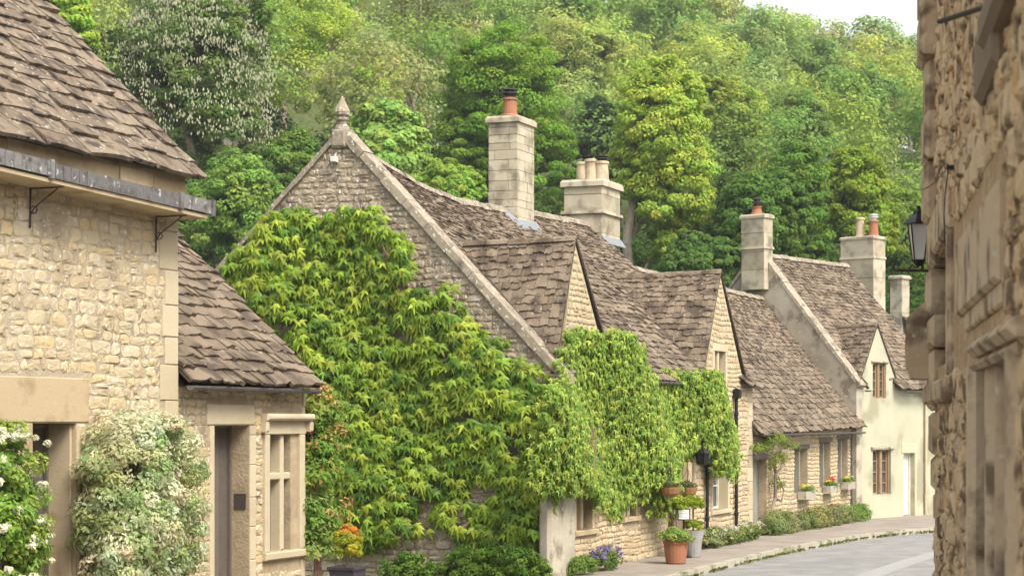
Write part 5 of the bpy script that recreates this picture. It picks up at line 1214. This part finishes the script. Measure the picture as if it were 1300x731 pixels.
def tree(name, label, px, ytop, ybot, wpx, d, col, seed, n=(290, 150), ls=.135, lean=0.0, clr=(.10, .20), trunkm='bark', blossom=None, upb=.5, inner=.5, dep=1.0, r0=.32, group=None, cat='tree', flatn=.65, lobes=None):
    r = (px - 650) / F * d; x, y = world_rd(r, d); z1 = CZ + (HY - ytop) / F * d; z0 = CZ + (HY - ybot) / F * d; g0 = terrain(x, y)
    base = (x, y, g0 - .1); t = thing(name, label, cat, base, group)
    hw = wpx / F * d / 2; hz = (z1 - z0) / 2; c = (x, y, (z0 + z1) / 2); A_ = []
    lr_ = random.Random(seed); lobes = lobes or [(0, .05, .8, .85)] + [(lr_.uniform(-.6, .6), lr_.uniform(-.6, .55), lr_.uniform(.35, .6), lr_.uniform(.3, .5)) for _ in range(5)]; col = (col[0] * 2.4, col[1] * 2.05, col[2] * 2.3)
    for k, (ox, oz, sx, sz_) in enumerate(lobes):
        rx_, ry_ = SN * ox * hw, -CS * ox * hw
        A_.append(crown_pts((c[0] + rx_, c[1] + ry_, c[2] + oz * hz), (hw * sx, hw * sx * dep, hz * sz_), int(n[0] * (sx * sz_) ** .8), n[1], ls, col, seed=seed + k * 13, clr=clr, upb=upb, inner=inner, flatn=flatn))
    A2 = [np.concatenate(q) for q in zip(*A_)]
    link_mesh('crown', leafmesh('crown', *A2[:4], T_DIA, A2[4]), M['leaf'], t)
    lx_, ly_ = world_rd(lean, 0)
    trunk_mesh((base[0] - lx_, base[1] - ly_, min(g0, z0) - .1), (x, y, c[2] + hz * .7), r0, seed, crown_c=c, crown_r=hw * .8).build('trunk', M[trunkm], t)
    if blossom:
        g = np.random.default_rng(seed); nb = blossom; P = crown_pts(c, (hw * 1.0, hw * dep, hz), 1500, max(1, nb // 1500), .115, (.52, .52, .36), seed=seed, clr=(.03, .08), inner=.62, hue=False)
        k = (P[1][:, 2] > -.1); pos = P[0][k]; m = len(pos)
        tn = np.tile([0, 0, 1.0], (m, 1)) + g.normal(0, .2, (m, 3)); 
        vv = []
        for a in range(3):
            nrm = np.stack([np.cos(a * 1.05) * np.ones(m), np.sin(a * 1.05) * np.ones(m), 0 * np.ones(m)], 1); vv.append((pos, nrm, tn, P[3][k], P[4][k]))
        A3 = [np.concatenate(q) for q in zip(*vv)]; link_mesh('blossom', leafmesh('blossom', *A3[:4], T_OVAL, A3[4]), M['petal'], t)
    return t
FT = [
 ('tree', 'light green young tree rising behind the roof of the tall house at the left', 78, -60, 200, 120, 80, (.13, .23, .03), 1, {}),
 ('chestnut_tree', 'dark horse chestnut covered with white flower candles', 248, -70, 330, 240, 90, (.055, .105, .022), 2, dict(n=(230, 150), blossom=9000, lobes=[(-.1, .1, .85, .85), (.3, -.3, .6, .5), (-.5, .0, .5, .5), (.35, .4, .6, .5), (.1, -.75, .7, .45), (-.6, -.6, .5, .5)])),
 ('tree', 'soft mid green tree low behind the annex roof, in front of the horse chestnut', 300, 172, 400, 170, 78, (.085, .165, .03), 3, dict(lobes=[(0, 0, .9, .9), (.5, .1, .5, .4)])),
 ('tree', 'dark green tree between the tall house roof and the creeper gable', 215, 210, 420, 150, 82, (.06, .125, .025), 4, {}),
 ('tree', 'airy yellow green tree directly behind the finial of the gable', 425, -50, 250, 230, 115, (.15, .24, .035), 5, dict(n=(230, 150), clr=(.10, .18), lobes=[(-.2, 0, .75, .95), (.35, -.2, .6, .6)], trunkm='bark_pale')),
 ('tree', 'fresh green tree with silvery leaves just right of the finial', 492, 108, 330, 150, 82, (.12, .215, .045), 6, dict(ls=.22, lobes=[(0, 0, .85, .95), (.4, -.4, .6, .5)])),
 ('maple_tree', 'large rounded dense green tree behind the tall brick-like chimney', 637, 12, 300, 208, 98, (.075, .155, .018), 7, dict(n=(320, 160), lobes=[(0, .1, .9, .9), (.25, -.4, .8, .6), (-.35, -.3, .6, .6)], flatn=.5)),
 ('tree', 'low lime green tree between the rounded tree and the cottage ridge', 568, 185, 330, 110, 80, (.11, .20, .03), 8, {}),
 ('tree', 'pale olive tree high behind the rounded tree', 715, 10, 190, 150, 130, (.14, .20, .05), 9, dict(clr=(.14, .24))),
 ('ivy_clad_tree', 'very dark tree in the gap right of the rounded tree', 762, 95, 330, 80, 108, (.028, .058, .018), 10, {}),
 ('tree', 'tall bright green tree with a bare leaning trunk beside the three-pot chimney', 845, 45, 390, 175, 86, (.15, .235, .035), 11, dict(n=(330, 150), lean=2.4, lobes=[(-.1, .3, .8, .65), (.1, -.2, .8, .65), (-.35, -.05, .5, .5), (.2, -.6, .6, .4)], trunkm='bark_pale', clr=(.10, .2), r0=.3)),
 ('tree', 'yellow green tree behind and right of the tall leaning tree', 935, 72, 330, 120, 112, (.14, .21, .035), 12, {}),
 ('tree', 'dark green tree behind the chimney nearest the cream cottage ridge', 955, 190, 420, 160, 84, (.05, .11, .02), 13, dict(n=(260, 150))),
 ('tree', 'broad mid green tree above the cream cottage roof', 1010, 150, 400, 130, 92, (.06, .13, .02), 14, dict(n=(260, 150))),
 ('tree', 'olive topped tree behind the twin-pot chimney', 1085, 158, 400, 125, 96, (.10, .17, .02), 15, dict(n=(260, 150), lobes=[(0, .0, .9, .9), (.4, -.2, .6, .6)])),
 ('tree', 'pale green tree beside the street lamp', 1150, 200, 430, 110, 112, (.13, .22, .035), 16, {}),
 ('tree', 'dark tree low behind the dormer of the long cottage', 880, 290, 430, 130, 80, (.045, .10, .02), 17, {}),
 ('tree', 'mid green tree just left of the finial, beyond the gable apex', 372, 140, 340, 120, 96, (.075, .15, .025), 20, {}),
 ('tree', 'bluish green tree on the slope above the flowering chestnut', 330, -60, 130, 160, 125, (.10, .19, .035), 18, {}),
 ('tree', 'green tree on the slope between the tall leaning tree and the olive topped tree', 1010, 95, 270, 130, 122, (.085, .16, .035), 19, {}),
]
for nm, lab, px, yt, yb, wp, d, col, sd_, kw in FT: tree(nm, lab, px, yt, yb, wp, d, col, sd_ * 31, **kw)
# nearly bare twiggy trees on the slope
for i, (px, yt, yb, d) in enumerate(((532, -10, 90, 122), (572, -15, 80, 126))):
    r = (px - 650) / F * d; x, y = world_rd(r, d); z1 = CZ + (HY - yt) / F * d; z0 = CZ + (HY - yb) / F * d; g0 = terrain(x, y)
    t = thing('bare_tree', ('greyish nearly bare tree above the finial on the wooded slope', 'thin bare tree right beside the greyish bare one on the slope')[i], 'tree', (x, y, g0 - .1))
    b = trunk_mesh((x, y, min(g0, z0) - .1), (x, y, z1), .26, 700 + i, limbs=26, crown_r=3.2); b.build('trunk', M['bark_pale'], t)
    P = crown_pts((x, y, (z0 + z1) / 2 + .5), (2.6, 2.6, 2.6), 50, 26, .2, (.15, .18, .05), seed=710 + i); link_mesh('crown', leafmesh('crown', *P[:4], T_DIA, P[4]), M['leaf'], t)
# the wood on the hillside, one mass
g = np.random.default_rng(99); P = []; tr = MB()
pal = [(.13, .20, .035), (.10, .18, .035), (.15, .21, .05), (.085, .155, .03), (.12, .19, .05), (.16, .22, .04), (.14, .18, .06), (.07, .13, .03)]
d = 108.0; cnt = 0
while d < 300:
    hwid = d * .27; st_ = 7.6 + d * .012; r = -hwid + g.uniform(0, st_)
    while r < hwid:
        rr2, dd = r + g.uniform(-1.6, 1.6), d + g.uniform(-3, 3); x, y = world_rd(rr2, dd); z = terrain(x, y)
        R_ = g.uniform(3.6, 5.6); H = g.uniform(9, 13); ls = .26 + (dd - 108) * .0017; per = int(95 - (dd - 108) * .15)
        cl_ = pal[g.integers(0, len(pal))]; cl_ = (cl_[0] * 2.35, cl_[1] * 2.1, cl_[2] * 2.4); P.append(crown_pts((x, y, z + H - R_ * .95), (R_, R_, R_ * g.uniform(.95, 1.3)), 44, per, ls * .85, cl_, seed=int(1000 + cnt), clr=(.16, .30), upb=.55)); cnt += 1
        if g.uniform() < .45: tr.tube([(x, y, z - .2), (x + g.uniform(-.5, .5), y, z + H * .55), (x + g.uniform(-1, 1), y + g.uniform(-1, 1), z + H * .93)], [.28, .2, .05], 6)
        r += st_ * g.uniform(.8, 1.25)
    d += 8.0
for k in range(46):      # understory along the crest
    rr2 = -75 + k * 3.6 + g.uniform(-1, 1); dd = 258 + g.uniform(-6, 10); x, y = world_rd(rr2, dd); P.append(crown_pts((x, y, terrain(x, y) + 3.2), (3.6, 3.6, 3.6), 22, 45, .38, (.14, .24, .06), seed=9000 + k, clr=(.3, .45)))
A_ = [np.concatenate(q) for q in zip(*P)]
print('wood trees', cnt, 'leaves', len(A_[0]))
wd = link_mesh('hillside_wood', leafmesh('hillside_wood', *A_[:4], T_DIA, A_[4]), M['leaf'], origin=(*world_rd(0, 200), 30)); tag(wd, 'mixed green wood covering the steep hillside behind the cottages', 'wood', kind='stuff')
o_ = tr.build('trunks', M['bark_pale'], wd); o_['kind'] = 'stuff'
# undergrowth filling the lower slope behind the roofs
P = []
for k in range(290):
    dd = g.uniform(68, 128); r = g.uniform(-.28, .27) * dd; x, y = world_rd(r, dd); z = terrain(x, y); q = g.uniform(1.4, 3.0)
    P.append(crown_pts((x, y, z + q * .7), (q, q, q * .9), 16, 60, .26, [(.05, .10, .02), (.06, .12, .025), (.09, .16, .03)][g.integers(0, 3)], seed=3000 + k, clr=(.3, .45)))
A_ = [np.concatenate(q) for q in zip(*P)]
tag(link_mesh('undergrowth', leafmesh('undergrowth', *A_[:4], T_DIA, A_[4]), M['leaf'], origin=(*world_rd(0, 90), 2)), 'dark scrub at the foot of the wooded slope', 'scrub', kind='stuff')

# haze: one even volume of pale air round the camera and the whole scene
b = MB(); q = [world_rd(r_, d_) for r_, d_ in ((-250, -70), (250, -70), (250, 490), (-250, 490))]
b.box8([(x, y, -60.0) for x, y in q] + [(x, y, 110.0) for x, y in q])
hm = bpy.data.materials.new('haze'); hm.use_nodes = True; n = hm.node_tree.nodes; n.clear()
o1 = n.new('ShaderNodeOutputMaterial'); pv = n.new('ShaderNodeVolumePrincipled'); pv.inputs['Color'].default_value = (.93, .96, 1, 1); pv.inputs['Density'].default_value = .0003
hm.node_tree.links.new(pv.outputs[0], o1.inputs['Volume'])
tag(b.build('haze', hm), kind='stuff')
